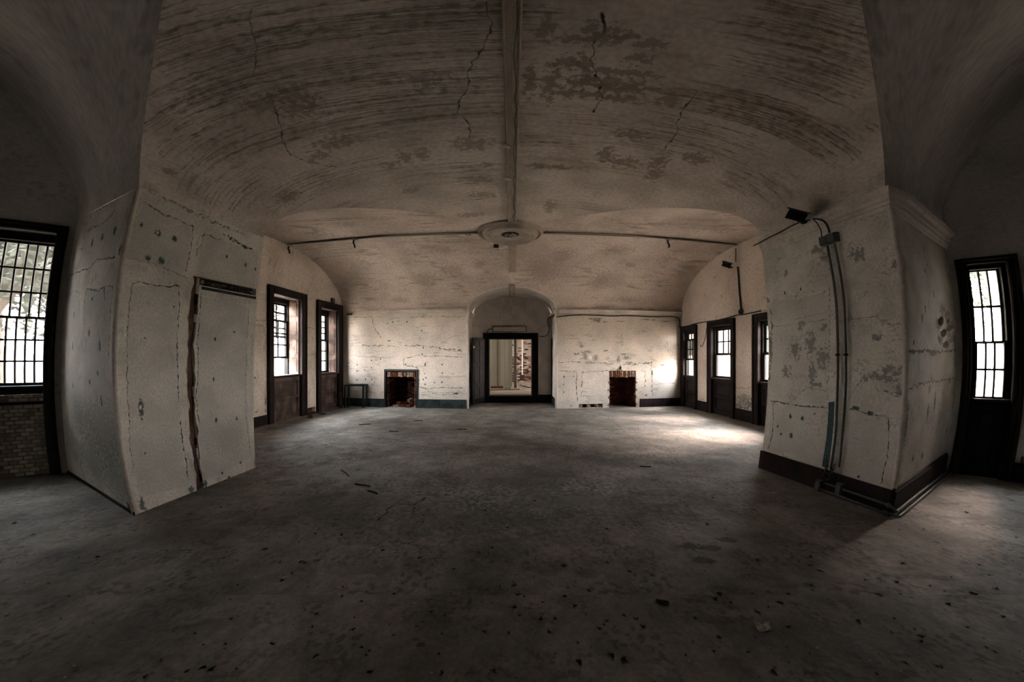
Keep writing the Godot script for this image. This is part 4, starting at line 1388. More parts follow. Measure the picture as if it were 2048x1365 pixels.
func alcove_and_door() -> void:
	# plastered sides and barrel of the alcove
	var al := thing("wall_alcove", V(0, 0, 11.6), "arched plaster alcove around the doorway", "alcove", "", "structure")
	var st := mb()
	st.set_smooth_group(0)
	for s in [-1.0, 1.0]:
		for i in 4:
			for j in 6:
				var p := []
				var t := []
				for k in [[i, j], [i + 1, j], [i + 1, j + 1], [i, j + 1]]:
					var dd: float = lerpf(back(AW), DD, k[0] / 4.0)
					p.append(V(s * AW, HB * k[1] / 6.0, dd))
					t.append(Vector2(dd, HB * k[1] / 6.0))
				quad_uv(st, p, t)
	done(st, "side", M.plaster, al, true)
	st = mb()
	st.set_smooth_group(0)
	for i in 36:
		for j in 4:
			var p := []
			var t := []
			for k in [[i, j], [i + 1, j], [i + 1, j + 1], [i, j + 1]]:
				var x: float = -AW * cos(PI * k[0] / 36.0)
				var f := cross_vault(x, alcove_angle(x), 0.0)
				var p0 := V(x, alcove_h(x), -f.z)
				p.append(p0.lerp(V(x, alcove_h(x), DD), k[1] / 4.0))
				t.append(Vector2(x, k[1] * 0.25))
			quad_uv(st, p, t)
	done(st, "barrel", M.plaster, al, true)
	# rounded front edge
	st = mb()
	var path := []
	for k in 9:
		path.append(V(-AW + 0.01, HB * k / 9.0, back(AW) + 0.03))
	for k in 49:
		var x := -AW * cos(PI * k / 48.0)
		var f := cross_vault(x, alcove_angle(x), 0.0)
		path.append(V(x * 0.99, alcove_h(x) + 0.01, -f.z + 0.03))
	for k in range(8, -1, -1):
		path.append(V(AW - 0.01, HB * k / 9.0, back(AW) + 0.03))
	tube(st, path, 0.045, 10)
	done(st, "rounded_edge", M.plaster, al, true)
	# impost mouldings
	for s in [-1.0, 1.0]:
		st = mb()
		moulding(st, [V(s * (AW + 0.03), HB - 0.16, back(AW) - 0.02), V(s * AW, HB - 0.16, DD)], [Vector3(-s, 0, 0), Vector3(-s, 0, 0)], [[0.0, 0.0], [0.03, 0.02], [0.03, 0.06], [0.06, 0.09], [0.09, 0.11], [0.09, 0.15], [0.0, 0.16]])
		done(st, "impost", M.plaster, al)
	# wall with the doorway
	var F := func(u, h, n): return V(u, h, DD - n)
	st = mb()
	var top := func(u): return alcove_h(u)
	wall_mesh(st, F, -AW, AW, top, [[-0.85, 0.74, 0.0, 2.18, 0.36]], 0.12, 3.6)
	tag(done(st, "wall_door", M.plaster, null, true), "dull plaster wall around the doorway at the end of the alcove", "wall", "", "structure")
	st = mb()
	for s in [-1.0, 1.0]:
		var a := -AW if s < 0.0 else 0.86
		var b := -0.96 if s < 0.0 else AW
		fbox(st, F, a, b, 0.0, 0.27, 0.0, 0.03, 0.008)
		var G := func(u, h, n): return V(s * AW - s * n, h, u)
		fbox(st, G, back(AW) + 0.02, DD, 0.0, 0.25, 0.0, 0.03, 0.008)
		fbox(st, G, DD - 0.13, DD - 0.005, 0.25, 2.12, 0.0, 0.02, 0.006)  # dark upright strip on the side wall at the inner corner
	tag(done(st, "baseboard_alcove", M.black_wood), "black baseboards and dark corner strips of the alcove", "baseboard", "", "structure")
	var dr := thing("door_1", V(-0.05, 0, DD), "dark panelled door open against the alcove side, in a black wide casing", "door", "", "structure")
	st = mb()
	fbox(st, F, -0.955, -0.75, 0.0, 2.30, -0.02, 0.06, 0.012)
	fbox(st, F, 0.645, 0.86, 0.0, 2.30, -0.02, 0.06, 0.012)
	fbox(st, F, -0.75, 0.645, 2.10, 2.30, -0.02, 0.06, 0.012)
	done(st, "casing", M.black_wood, dr)
	st = mb()
	fbox(st, F, -0.80, -0.75, 0.0, 2.12, -0.36, -0.02, 0.004)
	fbox(st, F, 0.645, 0.69, 0.0, 2.12, -0.36, -0.02, 0.004)
	fbox(st, F, -0.75, 0.645, 2.10, 2.14, -0.36, -0.02, 0.004)
	done(st, "lining", M.black_wood, dr)
	st = mb()
	fbox(st, F, -0.75, 0.645, 0.0, 0.225, -0.40, 0.05, 0.012)
	tag(done(st, "threshold", M.black_wood, dr), "black high threshold step", "")
	# open leaf
	var h0 := V(-0.90, 0.06, DD - 0.08)
	var h1 := V(-1.21, 0.06, 11.42)
	var dir := (h1 - h0).normalized()
	var out := Vector3(-dir.z, 0, dir.x)
	if out.x < 0.0:
		out = -out
	var L := func(u, h, n): return h0 + dir * u + Vector3.UP * h + out * n
	var wd := h0.distance_to(h1)
	st = mb()
	fbox(st, L, 0.0, wd, 0.0, 2.04, -0.02, 0.02, 0.004)
	var leaf := done(st, "leaf", M.black_wood, dr)
	for q in [[0.14, 0.52], [0.62, 1.16], [1.26, 1.72], [1.78, 1.95]]:
		for e in [[0.10, wd * 0.47], [wd * 0.53, wd - 0.10]]:
			st = mb()
			fbox(st, L, e[0], e[1], q[0], q[1], 0.02, 0.032, 0.012)
			done(st, "panel", M.dark_red, leaf)
	st = mb()
	fbox(st, L, wd - 0.07, wd - 0.03, 1.72, 1.78, 0.02, 0.05, 0.01)
	tag(done(st, "latch", M.white_enamel, leaf), "small pale latch", "")

func next_room() -> void:
	var st := mb()
	box(st, V(0.5, 0.10, 16.2), Vector3(12.0, 0.22, 7.0), Basis(), 0.0)
	tag(done(st, "floor_beyond", M.room_floor), "pale dusty floor of the room beyond the doorway", "floor", "", "structure")
	var F := func(u, h, n): return V(u, h + 0.21, 19.4 - n)
	var bw := thing("wall_beyond", V(1.5, 0.21, 19.4), "brick wall with remnants of whitewash in the room beyond the doorway", "wall", "", "structure")
	st = mb()
	wall_mesh(st, F, -5.4, 6.4, 4.0, [], 1.0, 4.0)
	done(st, "backing", M.mortar, bw)
	var sts := [mb(), mb(), mb()]
	for j in 36:
		for i in 12:
			var u := -0.25 + i * 0.22 - (0.11 if j % 2 else 0.0)
			var worn := rng.randf() < (0.75 if j < 18 else 0.25)
			var k := (rng.randi() % 2) if worn else 2
			fbox(sts[k], F, u + 0.005, u + 0.215, j * 0.075 + 0.004, (j + 1) * 0.075 - 0.004, 0.0, 0.012 + rng.randf() * 0.01, 0.004)
	for k in 3:
		tag(done(sts[k], "brick_courses", [M.brick_pink, M.sooty[1], M.limewash[1]][k], bw), "", "", "", "stuff")
	# the other sides, with a big opening at the left to let daylight in
	st = mb()
	for s in [-1.0, 1.0]:
		var G := func(u, h, n): return V(s * 5.8 + 0.5 - s * n, h + 0.21, u)
		wall_mesh(st, G, 12.7, 19.5, 4.0, [[15.6, 17.2, 0.8, 2.4, 0.3]], 0.8, 4.0)
	var W := func(u, h, n): return V(u, h, 12.70 + n)
	wall_mesh(st, W, -5.4, 6.4, 4.2, [[-0.85, 0.74, 0.0, 2.18, 0.0]], 0.8, 4.2)
	box(st, V(0.5, 4.3, 16.2), Vector3(12.0, 0.2, 7.2), Basis(), 0.0)
	tag(done(st, "wall_room_beyond", M.plaster), "plastered side walls and ceiling of the room beyond the doorway", "wall", "", "structure")
	# unseen masonry added to keep daylight from leaking in beside the alcove
	st = mb()
	for s in [-1.0, 1.0]:
		box(st, V(s * 6.15, 2.9, 12.1), Vector3(1.1, 6.4, 1.6), Basis(), 0.0)
	box(st, V(0, 5.0, 12.72), Vector3(11.4, 2.2, 0.1), Basis(), 0.0)
	tag(done(st, "wall_leak_stop", M.plaster), "unseen masonry added to block daylight beside the alcove", "wall", "", "structure")
	# pale board partition
	var pt := thing("board_partition", V(-1.2, 0.21, 15.8), "pale grey-green upright board partition seen through the doorway", "partition")
	for k in 14:
		st = mb()
		var x := -2.28 + k * 0.17
		box(st, V(x, 1.91, 15.85), Vector3(0.165, 3.4, 0.03), Basis(), 0.006)
		done(st, "board", M.pale_boards[k % 3], pt)
	st = mb()
	box(st, V(0.14, 1.91, 15.84), Vector3(0.11, 3.4, 0.09), Basis(), 0.008)
	tag(done(st, "post", M.post_grey, pt), "darker edge post of the partition", "")
	st = mb()
	box(st, V(-0.60, 1.91, 15.81), Vector3(0.05, 3.4, 0.04), Basis(), 0.006)
	done(st, "batten", M.pale_board, pt)
	st = mb()
	tube(st, [V(0.53, 0.6, 19.28), V(0.53, 4.1, 19.28)], 0.03, 8)
	tag(done(st, "white_pipe", M.white_enamel, null, true), "thin white upright pipe in front of the brick wall beyond the doorway", "pipe")
	# things lying on that floor
	var pos := [[-0.62, 15.5, 0.5, 0.13, 0.1, 0.2], [-0.16, 15.35, 0.30, 0.12, 0.08, -0.1]]
	for k in 2:
		st = mb()
		box(st, V(pos[k][0], 0.21 + pos[k][4] * 0.5, pos[k][1]), Vector3(pos[k][2], pos[k][4], pos[k][3]), Basis(Vector3.UP, pos[k][5]), 0.015)
		tag(done(st, "red_scrap" if k == 0 else "pale_scrap", M.bricks[2] if k == 0 else M.limewash[3]), ["reddish lump at the foot of the pale board partition", "pale lump at the foot of the pale board partition"][k], "debris")
	st = mb()
	box(st, V(-0.35, 0.235, 14.7), Vector3(1.3, 0.04, 0.16), Basis(Vector3.UP, 0.22), 0.006)
	tag(done(st, "floor_plank", M.pale_board), "long pale plank lying on the floor beyond the doorway", "plank")
	st = mb()
	tube(st, smooth_path([V(0.38, 0.23, 17.6), V(0.45, 0.23, 16.6), V(0.62, 0.23, 16.4), V(0.7, 0.23, 15.8), V(1.3, 0.23, 15.7)]), 0.02, 6)
	tag(done(st, "floor_cable", M.cable, null, true), "black cable lying kinked on the floor beyond the doorway", "cable")

func fireplaces() -> void:
	for k in 2:
		var f: Array = FIRE[k]
		var x0: float = f[0]
		var x1: float = f[1]
		var hh: float = f[2]
		var fp := thing("fireplace", back_f((x0 + x1) * 0.5, 0, 0), ["open brick fireplace with dark frame and rubble inside, beside the table frame", "open red brick fireplace without frame, under a small green bottle"][k], "fireplace")
		var dep := 0.62
		var jw := 0.10 if k == 0 else 0.02
		var lint := 0.20
		# firebox: dark backing, then brick courses in front of it
		var st := mb()
		fbox(st, back_f, x0 - 0.05, x1 + 0.05, 0.0, hh + 0.1, -dep - 0.12, -dep - 0.06, 0.0)
		for e in [[x0 - 0.06, x0 - 0.01], [x1 + 0.01, x1 + 0.06]]:
			fbox(st, back_f, e[0], e[1], 0.0, hh + 0.1, -dep - 0.1, -0.26, 0.0)
		fbox(st, back_f, x0 - 0.05, x1 + 0.05, hh + 0.3, hh + 0.36, -dep - 0.1, -0.02, 0.0)
		fbox(st, back_f, x0 - 0.05, x1 + 0.05, hh - lint + 0.02, hh + 0.3, -0.34, -0.26, 0.0)
		done(st, "firebox", M.soot, fp)
		var B := func(u, h, n): return back_f(u, h, n - dep)
		bricks(fp, B, x0 + 0.14, x1 - 0.14, 0.0, hh - 0.02, 0.20, 0.068, -0.07, 0.0, M.sooty if k == 0 else M.bricks)
		for s in [0, 1]:
			var S := func(u, h, n):
				# splayed cheeks: u runs inwards from the wall face
				var t: float = u / dep
				var x: float = lerpf(x0 + jw, x0 + 0.16, t) if s == 0 else lerpf(x1 - jw, x1 - 0.16, t)
				return back_f(x + (n if s == 0 else -n), h, -u)
			bricks(fp, S, 0.04, dep, 0.0, hh - lint, 0.19, 0.068, -0.08, 0.0, M.bricks if k == 1 else M.sooty + [M.bricks[0], M.bricks[2]])
		# soldier course over the opening
		var n := 15 if k == 0 else 13
		var a := x0 + (0.06 if k == 0 else 0.0)
		var b := x1 - (0.06 if k == 0 else 0.0)
		for i in n:
			st = mb()
			var u := lerpf(a, b, float(i) / n)
			fbox(st, back_f, u + 0.004, lerpf(a, b, (i + 1.0) / n) - 0.004, hh - lint + rng.randf_range(-0.01, 0.015), hh - (0.055 if k == 0 else 0.0), -0.25, -0.02 + rng.randf_range(-0.012, 0.008), 0.008)
			done(st, "brick", M.lintel[rng.randi() % 4], fp)
		if k == 0:
			# jambs of broken brick and the thin dark frame
			for s in [0, 1]:
				var ja := x0 + 0.05 if s == 0 else x1 - 0.11
				bricks(fp, back_f, ja, ja + 0.06, 0.0, hh - lint, 0.06, 0.07, -0.25, -0.04, [M.lintel[0], M.lintel[1], M.bricks[1]], 0.02)
			st = mb()
			fbox(st, back_f, x0 - 0.02, x0 + 0.03, 0.0, hh + 0.02, -0.05, 0.03, 0.008)
			fbox(st, back_f, x1 - 0.03, x1 + 0.02, 0.0, hh + 0.02, -0.05, 0.03, 0.008)
			fbox(st, back_f, x0 - 0.02, x1 + 0.02, hh - 0.03, hh + 0.03, -0.05, 0.035, 0.008)
			tag(done(st, "frame", M.table_paint, fp), "thin dark frame", "")
		else:
			for s in [0, 1]:
				for j in 8:
					st = mb()
					var ja := x0 - rng.randf_range(0.0, 0.03) if s == 0 else x1 + rng.randf_range(0.0, 0.03)
					fbox(st, back_f, ja - 0.03, ja + 0.02, 0.05 + j * 0.11, 0.12 + j * 0.11, -0.1, 0.006, 0.01)
					done(st, "spalled_edge", M.plaster if j % 2 else M.lintel[0], fp)
	# loose bricks in the left fireplace
	var heap := [[-3.50, 0.036, 11.30, 0.1, 0.0], [-3.32, 0.036, 11.32, -0.15, 0.0], [-3.14, 0.036, 11.30, 0.2, 0.0], [-3.02, 0.036, 11.44, 1.4, 0.0], [-3.42, 0.036, 11.46, 0.2, 0.0], [-3.21, 0.036, 11.47, -0.1, 0.0], [-3.26, 0.112, 11.40, 0.5, 0.0], [-3.06, 0.118, 11.38, -0.5, 0.0], [-3.44, 0.112, 11.42, -0.3, 0.0], [-3.10, 0.205, 11.40, 0.9, 0.35]]
	for k in heap.size():
		var st := mb()
		var e: Array = heap[k]
		box(st, V(e[0], e[1], e[2]), Vector3(0.15, 0.068, 0.085), Basis(Vector3.UP, e[3]) * Basis(Vector3.BACK, e[4]), 0.012)
		var tone: int = [2, 0, 1, 3, 0, 1, 3, 0, 1, 2][k]
		tag(done(st, "loose_brick", [M.bricks[0], M.bricks[2], M.lintel[2], M.bricks[3]][tone]), ["red", "pale red", "whitish mortared", "dark red"][tone] + " broken brick in the heap inside the framed fireplace", "brick", "loose bricks in the fireplace")

func ceiling_fittings() -> void:
	# boxed chase along the crown of the long vault
	var F := func(u, h, n): return V(u, HC - 0.012 - n, h)
	var root := thing("trim_1", V(0, HC, 5.0), "flat boxed strip running along the crown of the passage vault to the medallion", "ceiling strip", "", "structure")
	var st := mb()
	fbox(st, F, -0.055, 0.055, 1.0, 7.5, 0.0, 0.022, 0.006, 8)
	done(st, "board", M.strip, root)
	for s in [-1.0, 1.0]:
		st = mb()
		fbox(st, F, s * 0.066 - 0.014, s * 0.066 + 0.014, 1.0, 7.5, 0.0, 0.04, 0.01, 8)
		done(st, "bead", M.strip, root)
	st = mb()
	var w := []
	for k in 40:
		w.append(V(0.03 + 0.012 * sin(k * 1.3) + (0.03 if k % 9 == 0 else 0.0), HC - 0.055, 1.2 + k * 0.158))
	tube(st, smooth_path(w, 2), 0.005, 5)
	done(st, "wire", M.dark_metal, root)
	for d in [4.7, 5.55]:
		st = mb()
		box(st, V(-0.07, HC - 0.07, d), Vector3(0.10, 0.03, 0.04), Basis(Vector3.UP, 0.3), 0.006)
		done(st, "clip", M.white_enamel, root)
	# continuation on the far slope and on the alcove arch
	root = thing("trim_2", V(0, 4.0, 9.4), "short flat strip on the vault slope beyond the ceiling medallion", "ceiling strip", "", "structure")
	st = mb()
	var G := func(u, h, n):
		var p := cross_vault(u, h, 0.0)
		return p + Vector3(0, -1, 0.35).normalized() * n
	fbox(st, G, -0.085, 0.085, 1.84, 2.38, 0.0, 0.03, 0.008, 8)
	done(st, "board", M.strip, root)
	for s in [-1.0, 1.0]:
		st = mb()
		fbox(st, G, s * 0.085 - 0.012, s * 0.085 + 0.012, 1.84, 2.38, 0.0, 0.045, 0.01, 8)
		done(st, "bead", M.strip, root)
	root = thing("trim_3", V(0, 3.5, 11.0), "short twin strip across the underside of the alcove arch", "ceiling strip", "", "structure")
	for s in [-1.0, 1.0]:
		st = mb()
		var A := func(u, h, n): return V(u, alcove_h(0.0) - n, h)
		fbox(st, A, s * 0.06 - 0.025, s * 0.06 + 0.025, 10.5, 12.3, -0.05, 0.035, 0.008)
		done(st, "strip", M.ceiling_board, root)
	# medallion
	var md := thing("ceiling_medallion", V(-0.04, HC, ZC), "round moulded plaster ceiling medallion with a leafy rosette", "medallion")
	st = mb()
	st.set_smooth_group(-1)
	var y0 := HC - 0.02
	var prof := [[0.70, 0.02], [0.70, -0.03], [0.665, -0.05], [0.655, -0.03], [0.60, -0.035], [0.575, -0.085], [0.53, -0.10], [0.50, -0.075], [0.48, -0.05], [0.45, -0.075], [0.42, -0.08], [0.40, -0.055], [0.38, -0.045], [0.0, -0.045]]
	for i in prof.size() - 1:
		for k in 56:
			var p := []
			for e in [[i, k], [i + 1, k], [i + 1, k + 1], [i, k + 1]]:
				var an: float = TAU * e[1] / 56.0
				p.append(V(-0.04 + prof[e[0]][0] * cos(an), y0 + prof[e[0]][1] * 1.5 + 0.022, ZC + prof[e[0]][0] * sin(an)))
			quad(st, p[0], p[1], p[2], p[3])
	done(st, "rings", M.ceiling_board, md)
	st = mb()
	for k in 40:
		var an0 := TAU * k / 40.0
		var an1 := TAU * (k + 1) / 40.0
		for q in [V(-0.04, y0 - 0.049, ZC), V(-0.04 + 0.19 * cos(an0), y0 - 0.049, ZC + 0.19 * sin(an0)), V(-0.04 + 0.19 * cos(an1), y0 - 0.049, ZC + 0.19 * sin(an1))]:
			st.add_vertex(q)
	done(st, "disc", M.cable, md)
	for k in 12:
		st = mb()
		var an := TAU * k / 12.0
		var dir := Vector3(cos(an), 0, -sin(an))
		var side := Vector3(sin(an), 0, cos(an))
		var o := V(-0.04, y0 - 0.05, ZC)
		var a := o + dir * 0.04
		var b := o + dir * 0.12 + side * 0.016 + Vector3.DOWN * 0.012
		var c := o + dir * 0.185 + side * 0.02 + Vector3.DOWN * 0.03
		var e := o + dir * 0.12 - side * 0.006 + Vector3.DOWN * 0.035
		quad(st, a, b, c, e)
		quad(st, a, e, o + dir * 0.12 - side * 0.012, a)
		done(st, "petal", M.ceiling_board, md)
	st = mb()
	var sp := SphereMesh.new()
	sp.radius = 0.035
	sp.height = 0.05
	st.append_from(sp, 0, Transform3D(Basis(), V(-0.04, y0 - 0.06, ZC)))
	done(st, "boss", M.ceiling_board, md, true)
	st = mb()
	box(st, V(-0.37, HC - 0.12, ZC + 0.66), Vector3(0.11, 0.07, 0.09), Basis(Vector3.UP, 0.3), 0.015)
	tag(done(st, "smoke_detector", M.cable), "small black box hanging at the far rim of the ceiling medallion", "box")
	# conduits along the crown of the cross vault
	for s in [-1.0, 1.0]:
		var cd := thing("ceiling_conduit", V(s * 3.0, HC, crown(3.0)), ["twin ceiling conduit from the medallion to the two-window end wall", "twin ceiling conduit from the medallion to the three-window end wall"][0 if s < 0.0 else 1], "conduit")
		for e in [[0.0, 0.022], [0.07, 0.014]]:
			st = mb()
			var pth := []
			for k in 25:
				var x = s * lerpf(0.68, 5.36, k / 24.0)
				pth.append(V(x, HC - 0.03 - (0.015 if e[0] > 0.0 else 0.0), crown(x) - e[0] * (0.4 + 0.6 * sin(k * 0.26))))
			tube(st, pth, e[1], 7)
			done(st, "pipe", M.conduit if e[0] == 0.0 else M.ceiling_board, cd, true)
		for x in ([-3.55, -5.30, -0.95] if s < 0.0 else [3.55]):
			st = mb()
			box(st, V(x, HC - 0.05, crown(x)), Vector3(0.12, 0.05, 0.06), Basis(), 0.01)
			done(st, "box", M.ceiling_board, cd)
			if absf(x) > 1.0:
				st = mb()
				tube(st, smooth_path([V(x - 0.02, HC - 0.07, crown(x)), V(x - 0.03, HC - 0.13, crown(x) - 0.02), V(x, HC - 0.2, crown(x) - 0.02), V(x - 0.01, HC - 0.24, crown(x))]), 0.018, 6)
				done(st, "dangling_wire", M.dark_metal, cd, true)

func on(F: Callable, px: float, py: float, n: float, u: float, v: float) -> Vector3:
	var q := find(F, px, py, u, v)
	return F.call(q.x, q.y, n)

func pier_fittings() -> void:
	var F := pier_inner.bind(1.0)
	var E := pier_front.bind(1.0)
	# cornice round the right pier
	var prof := [[0.0, 0.0], [0.012, 0.0], [0.016, 0.035], [0.03, 0.045], [0.03, 0.08], [0.042, 0.09], [0.048, 0.13], [0.075, 0.15], [0.085, 0.185], [0.085, 0.205], [0.0, 0.215]]
	var h := HS - 0.21
	var pts := []
	var outs := []
	for k in 9:
		var u := lerpf(DF, DN, k / 8.0)
		pts.append(F.call(u, h, 0.0))
		outs.append(Vector3(-1, 0, 0) if k < 8 else Vector3(-1, 0, 0.75))
	var root := thing("trim_4", V(3.6, h, 4.3), "chipped moulded plaster cornice round the top of the right pier", "cornice", "", "structure")
	var st := mb()
	var thin := []
	for q in prof:
		thin.append([q[0] * 0.75, q[1]])
	moulding(st, pts, outs, thin)
	done(st, "moulding", M.plaster, root)
	st = mb()
	var n0: Vector3 = (E.call(0.5, h, 1.0) - E.call(0.5, h, 0.0))
	pts = [F.call(DN, h, 0.0)]
	outs = [Vector3(-1, 0, 0.75)]
	for k in range(1, 7):
		pts.append(E.call(k / 6.0, lerpf(h, 2.90, k / 6.0), 0.0))
		outs.append(n0)
	for q in thin:
		q[0] *= 1.2
	outs[0] = outs[0] * 0.83
	moulding(st, pts, outs, thin)
	done(st, "moulding", M.plaster, root)
	# baseboards
	st = mb()
	fbox(st, F, DN - 0.02, DF + 0.01, 0.0, 0.235, 0.0, 0.028, 0.008, 2)
	var bb := done(st, "baseboard_right_pier", M.base_brown)
	tag(bb, "dark red-brown baseboard round the foot of the right pier", "baseboard", "", "structure")
	st = mb()
	fbox(st, E, -0.012, 1.0, 0.0, 0.235, 0.0, 0.028, 0.008, 2)
	done(st, "return_board", M.base_brown, bb)
	st = mb()
	fbox(st, E, -0.012, 1.0, 0.235, 0.255, 0.0, 0.02, 0.006)
	done(st, "bead", M.base_brown, bb)
	for k in 5:   # peeling splinters on the baseboard
		st = mb()
		fbox(st, F, 4.02 + k * 0.05, 4.05 + k * 0.05, 0.16 + 0.01 * k, 0.22, 0.028, 0.036, 0.003)
		done(st, "peeling_paint", M.teal_board, bb)
	# conduits
	var P := [[1660, 492], [1667, 530], [1673, 565], [1678, 610], [1680, 655], [1681, 710], [1681, 760], [1679, 810], [1677, 860], [1672, 905], [1667, 940]]
	var Q := [[1675, 487], [1683, 530], [1689, 565], [1694, 610], [1696, 655], [1697, 710], [1697, 760], [1695, 810], [1691, 860], [1687, 905], [1683, 935]]
	var cn := 0
	for line in [P, Q]:
		var pp := []
		for p in line:
			pp.append(on(F, p[0], p[1], 0.03, 4.2, 1.5))
		st = mb()
		tube(st, smooth_path(pp, 3), 0.0115, 8)
		var o := thing("wall_conduit", pp[-1], ["upright grey conduit on the right pier, the one beside the blue-green stripe", "upright grey conduit on the right pier, the one farther from the blue-green stripe"][cn], "conduit")
		done(st, "pipe", M.grey_pipe, o, true)
		for f in [5]:
			st = mb()
			tube(st, [pp[f] + Vector3(0, 0.012, 0), pp[f] - Vector3(0, 0.012, 0)], 0.021, 8)
			done(st, "coupling", M.dark_metal, o, true)
		cn += 1
	# junction boxes
	var bn := 0
	for b in [[1649, 474, 1662, 490], [1663, 466, 1679, 486]]:
		var q := find(F, (b[0] + b[2]) * 0.5, (b[1] + b[3]) * 0.5, 4.2, 2.7)
		st = mb()
		fbox(st, F, q.x - 0.047, q.x + 0.04, q.y - 0.05, q.y + 0.05, 0.0, 0.06, 0.008)
		var o := thing("junction_box", F.call(q.x, q.y - 0.05, 0.0), ["grey junction box under the floodlight, the smaller of the pair", "grey junction box under the floodlight, the larger of the pair"][bn], "junction box")
		done(st, "body", M.box_metal, o)
		st = mb()
		fbox(st, F, q.x - 0.042, q.x + 0.035, q.y - 0.045, q.y + 0.045, 0.06, 0.066, 0.003)
		done(st, "cover", M.box_metal, o)
		bn += 1
	floodlight(on(F, 1620, 432, 0.16, 4.5, 3.0), 1.0, -0.45, "black floodlight on the cornice of the right pier")
	# cables from the floodlight
	var lines := [[[1637, 438], [1650, 439], [1660, 444], [1667, 455], [1670, 466]], [[1638, 440], [1645, 447], [1650, 456], [1653, 462], [1654, 474]], [[1636, 440], [1620, 444], [1600, 452], [1580, 463], [1555, 475], [1522, 492]]]
	var names := ["thick black cable looping from the floodlight to the larger junction box", "thin cable from the floodlight to the smaller junction box", "black cable running along the cornice of the right pier"]
	for i in 3:
		var pp := []
		for p in lines[i]:
			pp.append(on(F, p[0], p[1], 0.10 if i == 2 else 0.06, 4.3, 2.9))
		st = mb()
		tube(st, smooth_path(pp, 4), [0.009, 0.005, 0.008][i], 6)
		tag(done(st, "cable", M.cable, null, true), names[i], "cable")
	# ledge moulding and upright board remnants
	st = mb()
	pts = []
	outs = []
	for k in 6:
		var t := k / 5.0
		pts.append(on(F, lerpf(1541.5, 1650.0, t), lerpf(609.0, 584.0, t), 0.0, 4.6, 2.2))
		outs.append(Vector3(-1, 0, 0))
	moulding(st, pts, outs, [[0.0, -0.012], [0.014, -0.006], [0.018, 0.012], [0.0, 0.016]])
	tag(done(st, "trim_5", M.plaster), "thin plaster ledge left on the right pier", "moulding", "", "structure")
	# wiring at the foot
	var loops := thing("wire_bundle", on(F, 1672, 950, 0.02, 4.2, 0.3), "bundle of looped wires hanging from the conduit ends at the pier foot", "wires")
	for k in 5:
		var pp := []
		for p in [[1662 + k, 920 + k * 5], [1659, 933 + k * 6], [1664, 942 + k * 6], [1672, 940 + k * 5], [1677, 928 + k * 5]]:
			pp.append(on(F, p[0], p[1], 0.04 + 0.008 * k, 4.2, 0.4))
		st = mb()
		tube(st, smooth_path(pp, 4), 0.005, 6)
		done(st, "loop", M.grey_pipe if k % 2 else M.cable, loops, true)
	var sn := 0
	for b in [[1645, 985], [1690, 980]]:
		var q := find(F, b[0], b[1], 4.2, 0.1)
		st = mb()
		fbox(st, F, q.x - 0.03, q.x + 0.035, 0.0 if sn == 0 else 0.03, 0.12 if sn == 0 else 0.16, 0.028, 0.075, 0.008)
		var o := thing("outlet_box", F.call(q.x, 0.0, 0.03), ["grey open outlet box standing on the floor at the pier foot", "grey outlet box fixed on the baseboard at the pier foot"][sn], "outlet box")
		done(st, "body", M.box_metal, o)
		st = mb()
		fbox(st, F, q.x - 0.02, q.x + 0.025, 0.02 if sn == 0 else 0.05, 0.10 if sn == 0 else 0.14, 0.075, 0.079, 0.003)
		done(st, "cover", M.grey_pipe, o)
		sn += 1
	for e in [[0.105, 0.05, "upper"], [0.035, 0.075, "lower"]]:
		st = mb()
		var pp := []
		for k in 8:
			pp.append(F.call(lerpf(4.16, DN - 0.03, k / 7.0), e[0], e[1]))
		pp.append(E.call(0.0, e[0] * 0.5, e[1]))
		for k in range(1, 9):
			pp.append(E.call(k / 8.0, e[0] * 0.5 if k > 0 else e[0], e[1]))
		tube(st, pp, 0.012, 8)
		var o := thing("baseboard_pipe", pp[0], "grey pipe running round the foot of the right pier, the %s one" % e[2], "pipe")
		done(st, "pipe", M.grey_pipe, o, true)
		st = mb()
		var sp := SphereMesh.new()
		sp.radius = 0.022
		sp.height = 0.044
		st.append_from(sp, 0, Transform3D(Basis(), pp[7]))
		done(st, "elbow", M.grey_pipe, o, true)
	# thin dark strip along the foot of the left pier
	st = mb()
	fbox(st, pier_front.bind(-1.0), -0.004, 1.0, 0.0, 0.03, 0.0, 0.012, 0.003)
	tag(done(st, "foot_strip_left_pier", M.black_wood), "thin dark strip at the foot of the left pier", "baseboard", "", "structure")

func floodlight(at: Vector3, s: float, turn: float, label: String, size := 1.0) -> void:
	var o := thing("floodlight", at, label, "floodlight")
	var B := Basis(Vector3.UP, turn) * Basis(Vector3.FORWARD, 0.45 * s) * Basis(Vector3.RIGHT, 0.35)
	var st := mb()
	box(st, at, Vector3(0.19, 0.10, 0.13) * size, B, 0.02 * size)
	done(st, "housing", M.cable, o)
	st = mb()
	box(st, at + B * Vector3(-0.005, 0.058, 0.02) * size, Vector3(0.23, 0.012, 0.19) * size, B, 0.003)
	done(st, "visor", M.cable, o)
	for k in 4:
		st = mb()
		box(st, at + B * Vector3(-0.06 + k * 0.04, 0.0, 0.075) * size, Vector3(0.008, 0.09, 0.03) * size, B, 0.002)
		done(st, "fin", M.dark_metal, o)
	st = mb()
	box(st, at + B * Vector3(-0.02, -0.02, -0.068) * size, Vector3(0.15, 0.07, 0.006) * size, B, 0.002)
	done(st, "lens", M.white_enamel, o)
	st = mb()
	tube(st, [at + B * Vector3(0.05, -0.04, 0) * size, at + Vector3(0.1 * s, -0.07, -0.03) * size, at + Vector3(0.17 * s, -0.05, -0.03) * size], 0.018 * size, 8)
	done(st, "bracket", M.dark_metal, o, true)

